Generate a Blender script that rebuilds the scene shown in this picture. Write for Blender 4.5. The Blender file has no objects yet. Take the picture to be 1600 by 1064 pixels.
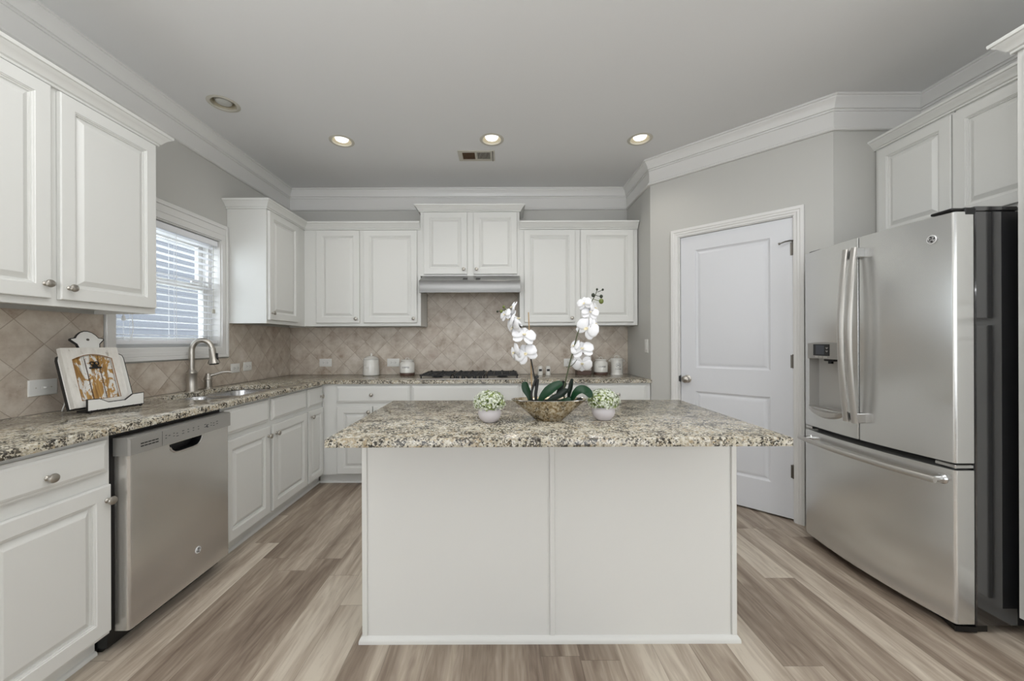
import bpy, bmesh, math, random
from mathutils import Vector, Matrix

C = bpy.context.scene.collection
S = bpy.context.scene
PI = math.pi

# ------------------------------------------------------------------ camera
cam_data = bpy.data.cameras.new('camera')
cam = bpy.data.objects.new('camera', cam_data)
C.objects.link(cam)
cam.location = (0.0, 0.0, 1.215)
cam.rotation_euler = (PI / 2, 0.0035, 0.0)
cam_data.sensor_fit = 'HORIZONTAL'
cam_data.sensor_width = 36.0
cam_data.lens = 592.0 / 1600.0 * 36.0
cam_data.shift_x = (800 - 783) / 1600.0
cam_data.shift_y = (534.5 - 532) / 1600.0
cam_data.clip_start = 0.02
S.camera = cam

# ------------------------------------------------------------------ view, sky, sun, area lights
S.view_settings.view_transform = 'Standard'
S.view_settings.look = 'None'
S.view_settings.gamma = 1.0
S.view_settings.use_curve_mapping = False
S.view_settings.exposure = -0.20

world = bpy.data.worlds.new('sky')
S.world = world
world.use_nodes = True
wn = world.node_tree
bg = wn.nodes['Background']
bg.inputs['Color'].default_value = (0.91, 0.95, 1.0, 1)
bg.inputs['Strength'].default_value = 6.5


def area_light(name, loc, target, sx, sy, power, color=(1, 1, 1)):
    d = bpy.data.lights.new(name, 'AREA')
    d.shape = 'RECTANGLE'
    d.size, d.size_y = sx, sy
    d.energy = power
    d.color = color
    o = bpy.data.objects.new(name, d)
    C.objects.link(o)
    o.location = loc
    o.rotation_euler = (Vector(target) - Vector(loc)).to_track_quat('-Z', 'Y').to_euler()
    return o


# daylight also comes from the sky through the two wide windows of the wall behind the camera
# added fill lamps at both side walls, brightening the side-facing cabinet fronts
area_light('added_side_fill', (2.62, 0.10, 1.05), (-1.6, 1.8, 0.6), 1.2, 1.9, 31, (0.98, 0.99, 1.0))
area_light('added_side_fill', (-2.09, 0.10, 1.15), (2.4, 1.8, 1.3), 1.2, 1.9, 17, (0.98, 0.99, 1.0))
# added overhead fill panel, out of view, for cabinet fronts and floor
area_light('added_overhead_fill', (0.3, 1.05, 2.72), (0.3, 1.25, 0.0), 3.4, 0.9, 29, (0.975, 0.99, 1.0))
# added up-light behind the camera, brightening the ceiling and filling the room
area_light('added_ceiling_uplight', (-0.5, -0.55, 1.55), (-0.55, -0.15, 2.75), 1.0, 1.0, 37, (0.965, 0.985, 1.0))
# daylight through the window over the sink
area_light('daylight_sink_window', (-2.62, 2.48, 1.75), (-1.2, 2.6, 1.35), 0.9, 0.9, 11, (0.93, 0.96, 1.0))


# ------------------------------------------------------------------ materials
def new_mat(name):
    m = bpy.data.materials.new(name)
    m.use_nodes = True
    nt = m.node_tree
    return m, nt, nt.nodes['Principled BSDF']


def col(r, g, b):
    """sRGB 0-255 to linear"""
    def f(v):
        v /= 255.0
        return v / 12.92 if v <= 0.04045 else ((v + 0.055) / 1.055) ** 2.4
    return (f(r), f(g), f(b), 1.0)


def simple(name, c, rough=0.5, metal=0.0, spec=0.5, coat=0.0, bump=0.0, bscale=200.0, var=0.0):
    m, nt, b = new_mat(name)
    b.inputs['Base Color'].default_value = c
    b.inputs['Roughness'].default_value = rough
    b.inputs['Metallic'].default_value = metal
    b.inputs['Specular IOR Level'].default_value = spec
    b.inputs['Coat Weight'].default_value = coat
    tc = nt.nodes.new('ShaderNodeTexCoord')
    if bump > 0:
        n = nt.nodes.new('ShaderNodeTexNoise')
        n.inputs['Scale'].default_value = bscale
        nt.links.new(tc.outputs['Object'], n.inputs['Vector'])
        bp = nt.nodes.new('ShaderNodeBump')
        bp.inputs['Strength'].default_value = bump
        bp.inputs['Distance'].default_value = 0.002
        nt.links.new(n.outputs['Fac'], bp.inputs['Height'])
        nt.links.new(bp.outputs['Normal'], b.inputs['Normal'])
    if var > 0:
        n = nt.nodes.new('ShaderNodeTexNoise')
        n.inputs['Scale'].default_value = 3.0
        nt.links.new(tc.outputs['Object'], n.inputs['Vector'])
        mx = nt.nodes.new('ShaderNodeMix')
        mx.data_type = 'RGBA'
        mx.inputs['A'].default_value = tuple(v * (1 - var) for v in c[:3]) + (1,)
        mx.inputs['B'].default_value = tuple(min(1, v * (1 + var)) for v in c[:3]) + (1,)
        nt.links.new(n.outputs['Fac'], mx.inputs['Factor'])
        nt.links.new(mx.outputs['Result'], b.inputs['Base Color'])
    return m


class NT:
    """small helper to chain nodes"""
    def __init__(self, nt):
        self.nt = nt

    def n(self, t, **kw):
        x = self.nt.nodes.new(t)
        for k, v in kw.items():
            setattr(x, k, v)
        return x

    def link(self, a, b):
        self.nt.links.new(a, b)

    def math(self, op, a, b=None, c=None):
        x = self.n('ShaderNodeMath', operation=op)
        for i, v in enumerate((a, b, c)):
            if v is None:
                continue
            if isinstance(v, (int, float)):
                x.inputs[i].default_value = v
            else:
                self.link(v, x.inputs[i])
        return x.outputs[0]

    def comb(self, x, y, z):
        c = self.n('ShaderNodeCombineXYZ')
        for i, v in enumerate((x, y, z)):
            if isinstance(v, (int, float)):
                c.inputs[i].default_value = v
            else:
                self.link(v, c.inputs[i])
        return c.outputs[0]

    def noise(self, vec, scale, detail=2.0, rough=0.5, dist=0.0):
        x = self.n('ShaderNodeTexNoise')
        x.inputs['Scale'].default_value = scale
        x.inputs['Detail'].default_value = detail
        x.inputs['Roughness'].default_value = rough
        x.inputs['Distortion'].default_value = dist
        if vec is not None:
            self.link(vec, x.inputs['Vector'])
        return x.outputs['Fac']

    def white(self, vec):
        x = self.n('ShaderNodeTexWhiteNoise', noise_dimensions='3D')
        self.link(vec, x.inputs['Vector'])
        return x.outputs['Value']

    def ramp(self, fac, stops, interp='LINEAR'):
        r = self.n('ShaderNodeValToRGB')
        r.color_ramp.interpolation = interp
        e = r.color_ramp.elements
        while len(e) < len(stops):
            e.new(0.5)
        for i, (p, c) in enumerate(stops):
            e[i].position = p
            e[i].color = c if len(c) == 4 else tuple(c) + (1,)
        self.link(fac, r.inputs['Fac'])
        return r.outputs['Color']

    def mix(self, fac, a, b, blend='MIX'):
        x = self.n('ShaderNodeMix', data_type='RGBA', blend_type=blend)
        if isinstance(fac, (int, float)):
            x.inputs['Factor'].default_value = fac
        else:
            self.link(fac, x.inputs['Factor'])
        for k, v in (('A', a), ('B', b)):
            if isinstance(v, tuple):
                x.inputs[k].default_value = v
            else:
                self.link(v, x.inputs[k])
        return x.outputs['Result']

    def bump(self, h, strength, dist):
        x = self.n('ShaderNodeBump')
        x.inputs['Strength'].default_value = strength
        x.inputs['Distance'].default_value = dist
        self.link(h, x.inputs['Height'])
        return x.outputs['Normal']


def objco(k):
    t = k.n('ShaderNodeTexCoord')
    s = k.n('ShaderNodeSeparateXYZ')
    k.link(t.outputs['Object'], s.inputs[0])
    return t.outputs['Object'], s.outputs[0], s.outputs[1], s.outputs[2]


def make_granite():
    m, nt, b = new_mat('speckled_granite')
    k = NT(nt)
    v, x, y, z = objco(k)

    def grains(scale, warp):
        vo = k.n('ShaderNodeTexVoronoi')
        vo.inputs['Scale'].default_value = scale
        nz = k.n('ShaderNodeTexNoise')
        nz.inputs['Scale'].default_value = scale * 0.9
        k.link(v, nz.inputs['Vector'])
        sc = k.n('ShaderNodeVectorMath', operation='SCALE')
        sc.inputs['Scale'].default_value = warp / scale
        k.link(nz.outputs['Color'], sc.inputs[0])
        wv = k.n('ShaderNodeVectorMath', operation='ADD')
        k.link(v, wv.inputs[0])
        k.link(sc.outputs[0], wv.inputs[1])
        k.link(wv.outputs[0], vo.inputs['Vector'])
        sep = k.n('ShaderNodeSeparateColor')
        k.link(vo.outputs['Color'], sep.inputs[0])
        return sep.outputs

    big = grains(105, 1.6)
    small = grains(200, 1.4)
    drift = k.noise(v, 5, 3, 0.6)
    # pale quartz and beige feldspar grains
    c = k.ramp(big[0], [(0.0, col(148, 140, 122)), (0.2, col(184, 176, 157)), (0.55, col(200, 194, 180)), (0.88, col(212, 209, 200))], 'CONSTANT')
    c2 = k.ramp(small[0], [(0.0, col(130, 123, 108)), (0.16, col(182, 173, 152)), (0.6, col(201, 195, 180)), (0.92, col(214, 211, 203))], 'CONSTANT')
    c = k.mix(0.5, c, c2)
    gold = k.math('LESS_THAN', big[1], k.math('MULTIPLY_ADD', drift, 0.9, -0.33))
    c = k.mix(k.math('MULTIPLY', gold, 0.45), c, col(146, 120, 76))
    clump = k.noise(v, 16, 3, 0.65)
    grey = k.math('LESS_THAN', small[1], k.math('MULTIPLY_ADD', clump, 1.0, -0.34))
    c = k.mix(k.math('MULTIPLY', grey, 0.6), c, col(112, 107, 99))
    dk = k.math('LESS_THAN', small[2], k.math('MULTIPLY_ADD', clump, 1.45, -0.53))
    c = k.mix(k.math('MULTIPLY', dk, 0.88), c, col(40, 37, 33))
    db = k.math('LESS_THAN', big[2], k.math('MULTIPLY_ADD', clump, 1.35, -0.53))
    c = k.mix(k.math('MULTIPLY', db, 0.80), c, col(44, 40, 35))
    k.link(c, b.inputs['Base Color'])
    b.inputs['Roughness'].default_value = 0.17
    b.inputs['Specular IOR Level'].default_value = 0.4
    return m


def make_floor():
    m, nt, b = new_mat('grey_oak_plank_floor')
    k = NT(nt)
    v, x, y, z = objco(k)
    W, L = 0.150, 1.22
    row = k.math('FLOOR', k.math('DIVIDE', x, W))
    off = k.math('MULTIPLY', k.white(k.comb(row, 3.7, 1.3)), L)
    yy = k.math('DIVIDE', k.math('ADD', y, off), L)
    cl = k.math('FLOOR', yy)
    rid = k.white(k.comb(row, cl, 5.0))
    rid2 = k.white(k.comb(row, cl, 9.0))
    shift = k.math('MULTIPLY', rid, 37.0)
    gx = k.math('ADD', x, shift)
    # long grain, two widths of streak
    g1 = k.noise(k.comb(k.math('MULTIPLY', gx, 11.0), k.math('MULTIPLY', y, 0.9), shift), 1.0, 3, 0.55, 0.5)
    g2 = k.noise(k.comb(k.math('MULTIPLY', gx, 95.0), k.math('MULTIPLY', y, 2.2), shift), 1.0, 3, 0.6, 0.25)
    g3 = k.noise(k.comb(k.math('MULTIPLY', gx, 22.0), k.math('MULTIPLY', y, 3.2), shift), 1.0, 2, 0.5, 2.2)
    f = k.math('ADD', k.math('MULTIPLY', g1, 0.62), k.math('MULTIPLY', g2, 0.14))
    f = k.math('ADD', f, k.math('MULTIPLY', g3, 0.24))
    f = k.math('ADD', f, k.math('MULTIPLY', k.math('SUBTRACT', rid2, 0.5), 0.23))
    c = k.ramp(f, [(0.28, col(112, 96, 83)), (0.43, col(152, 137, 122)), (0.53, col(178, 164, 148)), (0.66, col(208, 197, 181))])
    # fine dark cathedral lines
    ln = k.ramp(k.noise(k.comb(k.math('MULTIPLY', gx, 55.0), k.math('MULTIPLY', y, 5.0), shift), 1.0, 4, 0.7, 3.0), [(0.30, (1, 1, 1)), (0.38, (0, 0, 0))])
    c = k.mix(k.math('MULTIPLY', ln, 0.22), c, col(96, 80, 68))
    # joints
    fx = k.math('FRACT', k.math('DIVIDE', x, W))
    fy = k.math('FRACT', yy)
    ex = k.math('MINIMUM', fx, k.math('SUBTRACT', 1.0, fx))
    ey = k.math('MINIMUM', fy, k.math('SUBTRACT', 1.0, fy))
    j = k.math('MAXIMUM', k.math('LESS_THAN', ex, 0.006), k.math('LESS_THAN', ey, 0.0009))
    c = k.mix(k.math('MULTIPLY', j, 0.5), c, col(88, 76, 66))
    k.link(c, b.inputs['Base Color'])
    b.inputs['Roughness'].default_value = 0.42
    b.inputs['Specular IOR Level'].default_value = 0.4
    k.link(k.bump(g2, 0.08, 0.002), b.inputs['Normal'])
    return m


def make_tile(axis, u0, z0):
    """tumbled square tiles set on the diagonal; axis 0 runs along x, 1 along y"""
    m, nt, b = new_mat('diagonal_stone_tile')
    k = NT(nt)
    v, x, y, z = objco(k)
    h = x if axis == 0 else y
    D = 0.2195
    a = k.math('DIVIDE', k.math('SUBTRACT', h, u0), D)
    q = k.math('DIVIDE', k.math('SUBTRACT', z, z0), D)
    p, r = k.math('ADD', a, q), k.math('SUBTRACT', a, q)
    fp, fr = k.math('FRACT', p), k.math('FRACT', r)
    dp = k.math('MINIMUM', fp, k.math('SUBTRACT', 1.0, fp))
    dr = k.math('MINIMUM', fr, k.math('SUBTRACT', 1.0, fr))
    d = k.math('MINIMUM', dp, dr)
    rid = k.white(k.comb(k.math('FLOOR', p), k.math('FLOOR', r), 2.0))
    vv = k.n('ShaderNodeVectorMath', operation='ADD')
    k.link(v, vv.inputs[0])
    k.link(k.comb(k.math('MULTIPLY', rid, 9.0), k.math('MULTIPLY', rid, 5.0), 0.0), vv.inputs[1])
    n1 = k.noise(vv.outputs[0], 9, 5, 0.62)
    c = k.ramp(n1, [(0.28, col(156, 138, 121)), (0.42, col(186, 173, 158)), (0.56, col(202, 192, 178)), (0.72, col(215, 206, 195))])
    n2 = k.noise(vv.outputs[0], 5, 4, 0.6)
    rose = k.ramp(n2, [(0.56, (0, 0, 0)), (0.70, (1, 1, 1))])
    c = k.mix(k.math('MULTIPLY', rose, 0.30), c, col(160, 130, 114))
    c = k.mix(k.math('MULTIPLY', rid, 0.16), c, col(206, 196, 184))
    pit = k.ramp(k.noise(v, 130, 2, 0.5), [(0.26, (1, 1, 1)), (0.32, (0, 0, 0))])
    c = k.mix(k.math('MULTIPLY', pit, 0.35), c, col(112, 92, 78))
    grout = k.ramp(d, [(0.008, (1, 1, 1)), (0.013, (0, 0, 0))])
    c = k.mix(k.math('MULTIPLY', grout, 0.55), c, col(134, 117, 100))
    k.link(c, b.inputs['Base Color'])
    b.inputs['Roughness'].default_value = 0.42
    hgt = k.ramp(d, [(0.004, (0, 0, 0)), (0.022, (1, 1, 1))])
    k.link(k.bump(hgt, 0.25, 0.002), b.inputs['Normal'])
    return m


def make_steel(name, c, rough, axis=2, aniso=0.6, streak=0.05):
    m, nt, b = new_mat(name)
    k = NT(nt)
    v, x, y, z = objco(k)
    if axis == 2:      # brushed vertically
        vec = k.comb(k.math('MULTIPLY', x, 420.0), k.math('MULTIPLY', y, 420.0), k.math('MULTIPLY', z, 3.0))
    else:              # brushed along the horizontal
        vec = k.comb(k.math('MULTIPLY', x, 3.0), k.math('MULTIPLY', y, 3.0), k.math('MULTIPLY', z, 420.0))
    g = k.noise(vec, 1.0, 2, 0.5)
    b.inputs['Base Color'].default_value = c
    b.inputs['Metallic'].default_value = 0.82
    k.link(k.math('MULTIPLY_ADD', g, streak * 2, rough - streak), b.inputs['Roughness'])
    b.inputs['Anisotropic'].default_value = aniso
    return m


def make_bowl_glass():
    m, nt, b = new_mat('mottled_mercury_glass')
    k = NT(nt)
    v, x, y, z = objco(k)
    c = k.ramp(k.noise(v, 70, 4, 0.65, 0.6), [(0.32, col(104, 84, 54)), (0.46, col(168, 150, 118)), (0.62, col(212, 204, 186))])
    n = k.noise(v, 160, 3, 0.6)
    n2 = k.noise(v, 22, 2, 0.5)
    sp = k.ramp(k.math('ADD', k.math('MULTIPLY', n, 0.55), k.math('MULTIPLY', n2, 0.55)), [(0.45, (1, 1, 1)), (0.52, (0, 0, 0))])
    c = k.mix(k.math('MULTIPLY', sp, 0.85), c, col(44, 36, 22))
    k.link(c, b.inputs['Base Color'])
    b.inputs['Metallic'].default_value = 0.6
    b.inputs['Roughness'].default_value = 0.16
    return m


def make_distressed():
    m, nt, b = new_mat('chipped_white_on_ochre_boards')
    k = NT(nt)
    v, x, y, z = objco(k)
    vec = k.comb(k.math('MULTIPLY', x, 2.4), y, z)
    n = k.noise(vec, 15, 5, 0.68, 0.6)
    msk = k.ramp(n, [(0.455, (0, 0, 0)), (0.485, (1, 1, 1))])
    grain = k.noise(k.comb(k.math('MULTIPLY', x, 120.0), y, k.math('MULTIPLY', z, 8.0)), 1.0, 3, 0.6)
    wht = k.ramp(grain, [(0.30, col(150, 146, 140)), (0.45, col(206, 204, 198)), (0.7, col(226, 224, 220))])
    och = k.ramp(grain, [(0.3, col(122, 86, 42)), (0.6, col(178, 138, 76))])
    k.link(k.mix(msk, wht, och), b.inputs['Base Color'])
    b.inputs['Roughness'].default_value = 0.6
    return m


def make_worn_white():
    m, nt, b = new_mat('worn_white_wood')
    k = NT(nt)
    v, x, y, z = objco(k)
    n = k.noise(k.comb(k.math('MULTIPLY', x, 40.0), k.math('MULTIPLY', y, 40.0), k.math('MULTIPLY', z, 6.0)), 1.0, 4, 0.7)
    c = k.ramp(n, [(0.27, col(140, 132, 122)), (0.36, col(206, 202, 194)), (0.7, col(222, 219, 212))])
    k.link(c, b.inputs['Base Color'])
    b.inputs['Roughness'].default_value = 0.55
    return m


def make_glass():
    m = bpy.data.materials.new('window_glass')
    m.use_nodes = True
    nt = m.node_tree
    nt.nodes.clear()
    k = NT(nt)
    out = k.n('ShaderNodeOutputMaterial')
    tr = k.n('ShaderNodeBsdfTransparent')
    tr.inputs['Color'].default_value = (0.92, 0.95, 0.96, 1)
    gl = k.n('ShaderNodeBsdfGlossy')
    gl.inputs['Roughness'].default_value = 0.02
    lw = k.n('ShaderNodeLayerWeight')
    fac = k.math('MULTIPLY_ADD', k.math('POWER', lw.outputs['Facing'], 4.0), 0.5, 0.03)
    mx = k.n('ShaderNodeMixShader')
    k.link(fac, mx.inputs[0])
    k.link(tr.outputs[0], mx.inputs[1])
    k.link(gl.outputs[0], mx.inputs[2])
    k.link(mx.outputs[0], out.inputs['Surface'])
    return m


def emitter(name, c, s):
    m, nt, b = new_mat(name)
    b.inputs['Base Color'].default_value = (0.8, 0.8, 0.8, 1)
    b.inputs['Emission Color'].default_value = c
    b.inputs['Emission Strength'].default_value = s
    return m


def make_siding():
    m, nt, b = new_mat('grey_lap_siding')
    k = NT(nt)
    v, x, y, z = objco(k)
    f = k.math('FRACT', k.math('DIVIDE', z, 0.18))
    c = k.ramp(f, [(0.0, col(48, 50, 56)), (0.07, col(80, 82, 88)), (1.0, col(86, 88, 94))])
    k.link(c, b.inputs['Base Color'])
    b.inputs['Roughness'].default_value = 0.7
    return m


M = dict(
    wall=simple('warm_grey_wall_paint', col(194, 193, 188), 0.6, bump=0.05, bscale=350),
    ceil=simple('ceiling_paint', col(224, 224, 223), 0.75, bump=0.05, bscale=300),
    trim=simple('white_trim_paint', col(223, 222, 219), 0.32),
    cab=simple('white_cabinet_paint', col(221, 221, 217), 0.36),
    door=simple('white_door_paint', col(220, 221, 224), 0.36),
    granite=make_granite(), floor=make_floor(),
    tile_back=make_tile(0, -1.256, 1.113), tile_left=make_tile(1, 1.65, 1.323),
    nickel=simple('brushed_nickel', col(180, 175, 167), 0.30, 1.0),
    badge=simple('badge_silver', col(226, 226, 226), 0.3, 0.25), chrome=simple('satin_chrome', col(214, 214, 214), 0.16, 1.0),
    steel=make_steel('brushed_stainless', col(206, 203, 198), 0.27, 0, 0.5, 0.006), steel_hood=make_steel('hood_stainless', col(140, 140, 139), 0.30, 0, 0.5, 0.006),
    steel_v=make_steel('brushed_stainless_vertical', col(217, 217, 215), 0.24, 2, 0.5, 0.008),
    steel_sat=make_steel('satin_stainless', col(196, 193, 188), 0.30, 0),
    sinksteel=simple('sink_stainless', col(190, 190, 190), 0.24, 1.0),
    panel_grey=simple('painted_silver_panel', col(158, 156, 151), 0.36, 0.35), recess=simple('satin_silver_liner', col(186, 184, 180), 0.30, 0.4),
    black=simple('black_plastic', col(14, 14, 15), 0.4),
    black_gloss=simple('black_gloss_enamel', col(24, 24, 27), 0.09, spec=1.0, coat=1.0),
    iron=simple('black_cast_iron', col(18, 18, 19), 0.45, bump=0.2, bscale=300),
    dark=simple('dark_ink', col(52, 52, 54), 0.6),
    ceramic=simple('white_glazed_ceramic', col(226, 224, 218), 0.14, coat=0.4),
    grey_paint=simple('pale_grey_paint', col(196, 190, 184), 0.45),
    walnut=simple('dark_walnut', col(84, 62, 52), 0.45, var=0.25),
    plate=simple('white_plastic', col(226, 225, 220), 0.35),
    leaf=simple('orchid_leaf', col(10, 54, 27), 0.36, spec=0.35, var=0.35),
    leafdark=simple('dark_green_leaf', col(10, 26, 17), 0.42, spec=0.3),
    stemgreen=simple('green_stem', col(70, 76, 48), 0.5),
    stemdark=simple('dark_stem', col(18, 18, 15), 0.5),
    bud=simple('green_bud', col(96, 106, 46), 0.5), buddark=simple('dark_bud', col(34, 42, 24), 0.5),
    petal=simple('white_petal', col(228, 228, 230), 0.5, bump=0.1, bscale=120),
    lip=simple('cream_orchid_lip', col(222, 212, 180), 0.5),
    bamboo_dark=simple('ochre_stained_edge', col(132, 92, 48), 0.6), bamboo=simple('bamboo', col(168, 140, 102), 0.55), moss=simple('dark_moss', col(44, 38, 26), 0.9, bump=0.6, bscale=150),
    pot=simple('pale_lilac_stoneware', col(208, 202, 204), 0.5, var=0.06),
    florets=simple('tiny_white_blossom', col(226, 230, 214), 0.6), sprig=simple('yellow_green_sprig', col(150, 166, 92), 0.6),
    sprigdark=simple('deep_green_sprig', col(86, 104, 48), 0.6),
    mercury=make_bowl_glass(), distressed=make_distressed(), worn=make_worn_white(),
    glass=make_glass(), slat=simple('white_blind_slat', col(238, 239, 242), 0.4), cord=simple('white_cord', col(232, 232, 230), 0.6),
    lit=emitter('lit_lamp_face', (1.0, 0.97, 0.92, 1), 1.8), unlit=simple('frosted_lamp_face', col(196, 196, 190), 0.35),
    can=simple('recessed_trim_paint', col(196, 192, 180), 0.5), baffle=simple('lamp_baffle', col(176, 168, 146), 0.45),
    screen=simple('grey_display', col(58, 62, 70), 0.3), siding=make_siding(), bounce_ground=simple('pale_bounce_ground', col(196, 192, 182), 0.9, var=0.1),
    rust=simple('rusty_grille', col(120, 92, 62), 0.7, var=0.4), duct=simple('duct_black', col(10, 9, 8), 0.9),
    wood_edge=simple('black_painted_edge', col(22, 21, 20), 0.5),
    dirt=simple('dull_hinge_bronze', col(112, 108, 102), 0.4, 0.9),
)


# ------------------------------------------------------------------ mesh builder
class MB:
    def __init__(self):
        self.bm = bmesh.new()
        self.mi = 0

    def face(self, pts):
        vs = [self.bm.verts.new(p) for p in pts]
        f = self.bm.faces.new(vs)
        f.material_index = self.mi
        return f

    def box(self, x0, x1, y0, y1, z0, z1, bev=0.0, seg=2):
        r = bmesh.ops.create_cube(self.bm, size=1.0)
        vs = r['verts']
        for v in vs:
            v.co = Vector(((x0 + x1) / 2 + v.co.x * (x1 - x0), (y0 + y1) / 2 + v.co.y * (y1 - y0), (z0 + z1) / 2 + v.co.z * (z1 - z0)))
        fs = set(f for v in vs for f in v.link_faces)
        for f in fs:
            f.material_index = self.mi
        if bev > 0:
            es = list(set(e for v in vs for e in v.link_edges))
            rr = bmesh.ops.bevel(self.bm, geom=es, offset=bev, segments=seg, affect='EDGES', profile=0.5)
            for f in rr['faces']:
                f.material_index = self.mi
        return self

    def loft(self, rings, closed=True, cap0=True, cap1=True):
        rv = [[self.bm.verts.new(p) for p in r] for r in rings]
        n = len(rv[0])
        for a, b in zip(rv[:-1], rv[1:]):
            for i in range(n if closed else n - 1):
                j = (i + 1) % n
                f = self.bm.faces.new((a[i], a[j], b[j], b[i]))
                f.material_index = self.mi
        if closed and cap0 and n > 2:
            self.bm.faces.new(list(reversed(rv[0]))).material_index = self.mi
        if closed and cap1 and n > 2:
            self.bm.faces.new(rv[-1]).material_index = self.mi
        return rv

    def lathe(self, prof, c=(0, 0, 0), axis='z', seg=32, sx=1.0, sy=1.0):
        rings = []
        for r, h in prof:
            ring = []
            for i in range(seg):
                a = 2 * PI * i / seg
                p, q = r * math.cos(a) * sx, r * math.sin(a) * sy
                if axis == 'z':
                    v = (p, q, h)
                elif axis == 'y':          # points along -y
                    v = (p, -h, q)
                else:
                    v = (h, p, q)
                ring.append((c[0] + v[0], c[1] + v[1], c[2] + v[2]))
            rings.append(ring)
        self.loft(rings)
        return self

    def tube(self, pts, rad, seg=12, flat=None):
        """swept tube; rad may be a list; flat=(a,b) gives an elliptic section"""
        P = [Vector(p) for p in pts]
        n = len(P)
        R = rad if isinstance(rad, (list, tuple)) else [rad] * n
        T = []
        for i in range(n):
            t = P[min(i + 1, n - 1)] - P[max(i - 1, 0)]
            T.append(t.normalized())
        up = Vector((0, 0, 1)) if abs(T[0].z) < 0.9 else Vector((1, 0, 0))
        N = (up - T[0] * up.dot(T[0])).normalized()
        rings = []
        for i in range(n):
            N = (N - T[i] * N.dot(T[i])).normalized()
            B = T[i].cross(N)
            ring = []
            for s in range(seg):
                a = 2 * PI * s / seg
                fa, fb = flat if flat else (1, 1)
                ring.append(P[i] + N * (math.cos(a) * R[i] * fa) + B * (math.sin(a) * R[i] * fb))
            rings.append(ring)
        self.loft(rings)
        return self

    def cyl(self, p0, p1, r0, r1=None, seg=20):
        return self.tube([p0, p1], [r0, r0 if r1 is None else r1], seg)

    def ball(self, c, r, seg=16, sz=1.0):
        n = seg // 2
        self.lathe([(max(1e-4, r * math.sin(PI * i / n)), -r * sz * math.cos(PI * i / n)) for i in range(n + 1)], c, 'z', seg)
        return self

    def prism(self, poly, d0, d1, f, cap=True):
        """extrude polygon (a,b) between depths d0,d1; f maps (a,b,d) to a point"""
        self.loft([[f(a, b, d0) for a, b in poly], [f(a, b, d1) for a, b in poly]], cap0=cap, cap1=cap)
        return self

    def rects(self, x0, x1, z0, z1, rings, y=0.0, fill=True):
        """nested rectangles: rings of (inset, depth); the last one is closed"""
        R = []
        for i, d in rings:
            R.append([(x0 + i, y - d, z0 + i), (x1 - i, y - d, z0 + i), (x1 - i, y - d, z1 - i), (x0 + i, y - d, z1 - i)])
        self.loft(R, cap0=False, cap1=fill)
        return self

    def sweep(self, path, prof, f, closed=False):
        """mitred sweep; path of (a,b), prof of (offset to the right, d); f maps (a,b,d)"""
        n = len(path)
        P = [Vector((p[0], p[1])) for p in path]
        rings = []
        for i in range(n):
            ds = []
            if closed or i > 0:
                ds.append((P[i] - P[i - 1]).normalized())
            if closed or i < n - 1:
                ds.append((P[(i + 1) % n] - P[i]).normalized())
            ns = [Vector((d.y, -d.x)) for d in ds]
            if len(ns) == 1:
                off = ns[0]
            else:
                off = (ns[0] + ns[1]) / (1 + ns[0].dot(ns[1]))
            rings.append([f(P[i].x + off.x * o, P[i].y + off.y * o, d) for o, d in prof])
        if closed:
            rings.append(rings[0])
        self.loft(rings, cap0=not closed, cap1=not closed)
        return self

    def fill(self, loops, f, d):
        """planar region with holes, triangulated; returns vert loops"""
        vl, es = [], []
        for lp in loops:
            vs = [self.bm.verts.new(f(a, b, d)) for a, b in lp]
            vl.append(vs)
            for i in range(len(vs)):
                es.append(self.bm.edges.new((vs[i], vs[(i + 1) % len(vs)])))
        r = bmesh.ops.triangle_fill(self.bm, use_beauty=True, use_dissolve=False, edges=es)
        for g in r['geom']:
            if isinstance(g, bmesh.types.BMFace):
                g.material_index = self.mi
        return vl

    def bridge(self, a, b):
        n = len(a)
        for i in range(n):
            j = (i + 1) % n
            f = self.bm.faces.new((a[i], a[j], b[j], b[i]))
            f.material_index = self.mi

    def ring(self, pts, f, d):
        return [self.bm.verts.new(f(a, b, d)) for a, b in pts]

    def build(self, name, mat, parent=None, angle=35, loc=None, weld=True):
        bm = self.bm
        if weld:
            bmesh.ops.remove_doubles(bm, verts=bm.verts[:], dist=1e-5)
        bmesh.ops.recalc_face_normals(bm, faces=bm.faces[:])
        lim = math.radians(angle)
        for e in bm.edges:
            if len(e.link_faces) != 2:
                e.smooth = False
            else:
                try:
                    e.smooth = e.calc_face_angle() < lim
                except ValueError:
                    pass
        for f in bm.faces:
            f.smooth = True
        me = bpy.data.meshes.new(name)
        bm.to_mesh(me)
        bm.free()
        for m in (mat if isinstance(mat, (list, tuple)) else [mat]):
            me.materials.append(m)
        o = bpy.data.objects.new(name, me)
        C.objects.link(o)
        if parent is not None:
            o.parent = parent
        if loc is not None:
            o.location = loc
        return o


def tag(o, label, cat, group=None):
    o['label'] = label
    o['category'] = cat
    if group:
        o['group'] = group
    return o


def thing(name, label, cat, loc=(0, 0, 0), rotz=0.0, group=None):
    o = bpy.data.objects.new(name, None)
    o.empty_display_size = 0.05
    C.objects.link(o)
    o.location = loc
    o.rotation_euler = (0, 0, rotz)
    return tag(o, label, cat, group)


def structure(o):
    o['kind'] = 'structure'
    return o


def copy_tree(o, parent=None):
    c = o.copy()
    C.objects.link(c)
    if parent is not None:
        c.parent = parent
        c.matrix_parent_inverse = o.matrix_parent_inverse.copy()
    for ch in [x for x in C.objects if x.parent == o]:
        copy_tree(ch, c)
    return c


XYD = lambda a, b, d: (a, b, d)                 # polygon in plan, d is height
XZD = lambda a, b, d: (a, -d, b)                # polygon in elevation, d is depth towards the viewer


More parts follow.
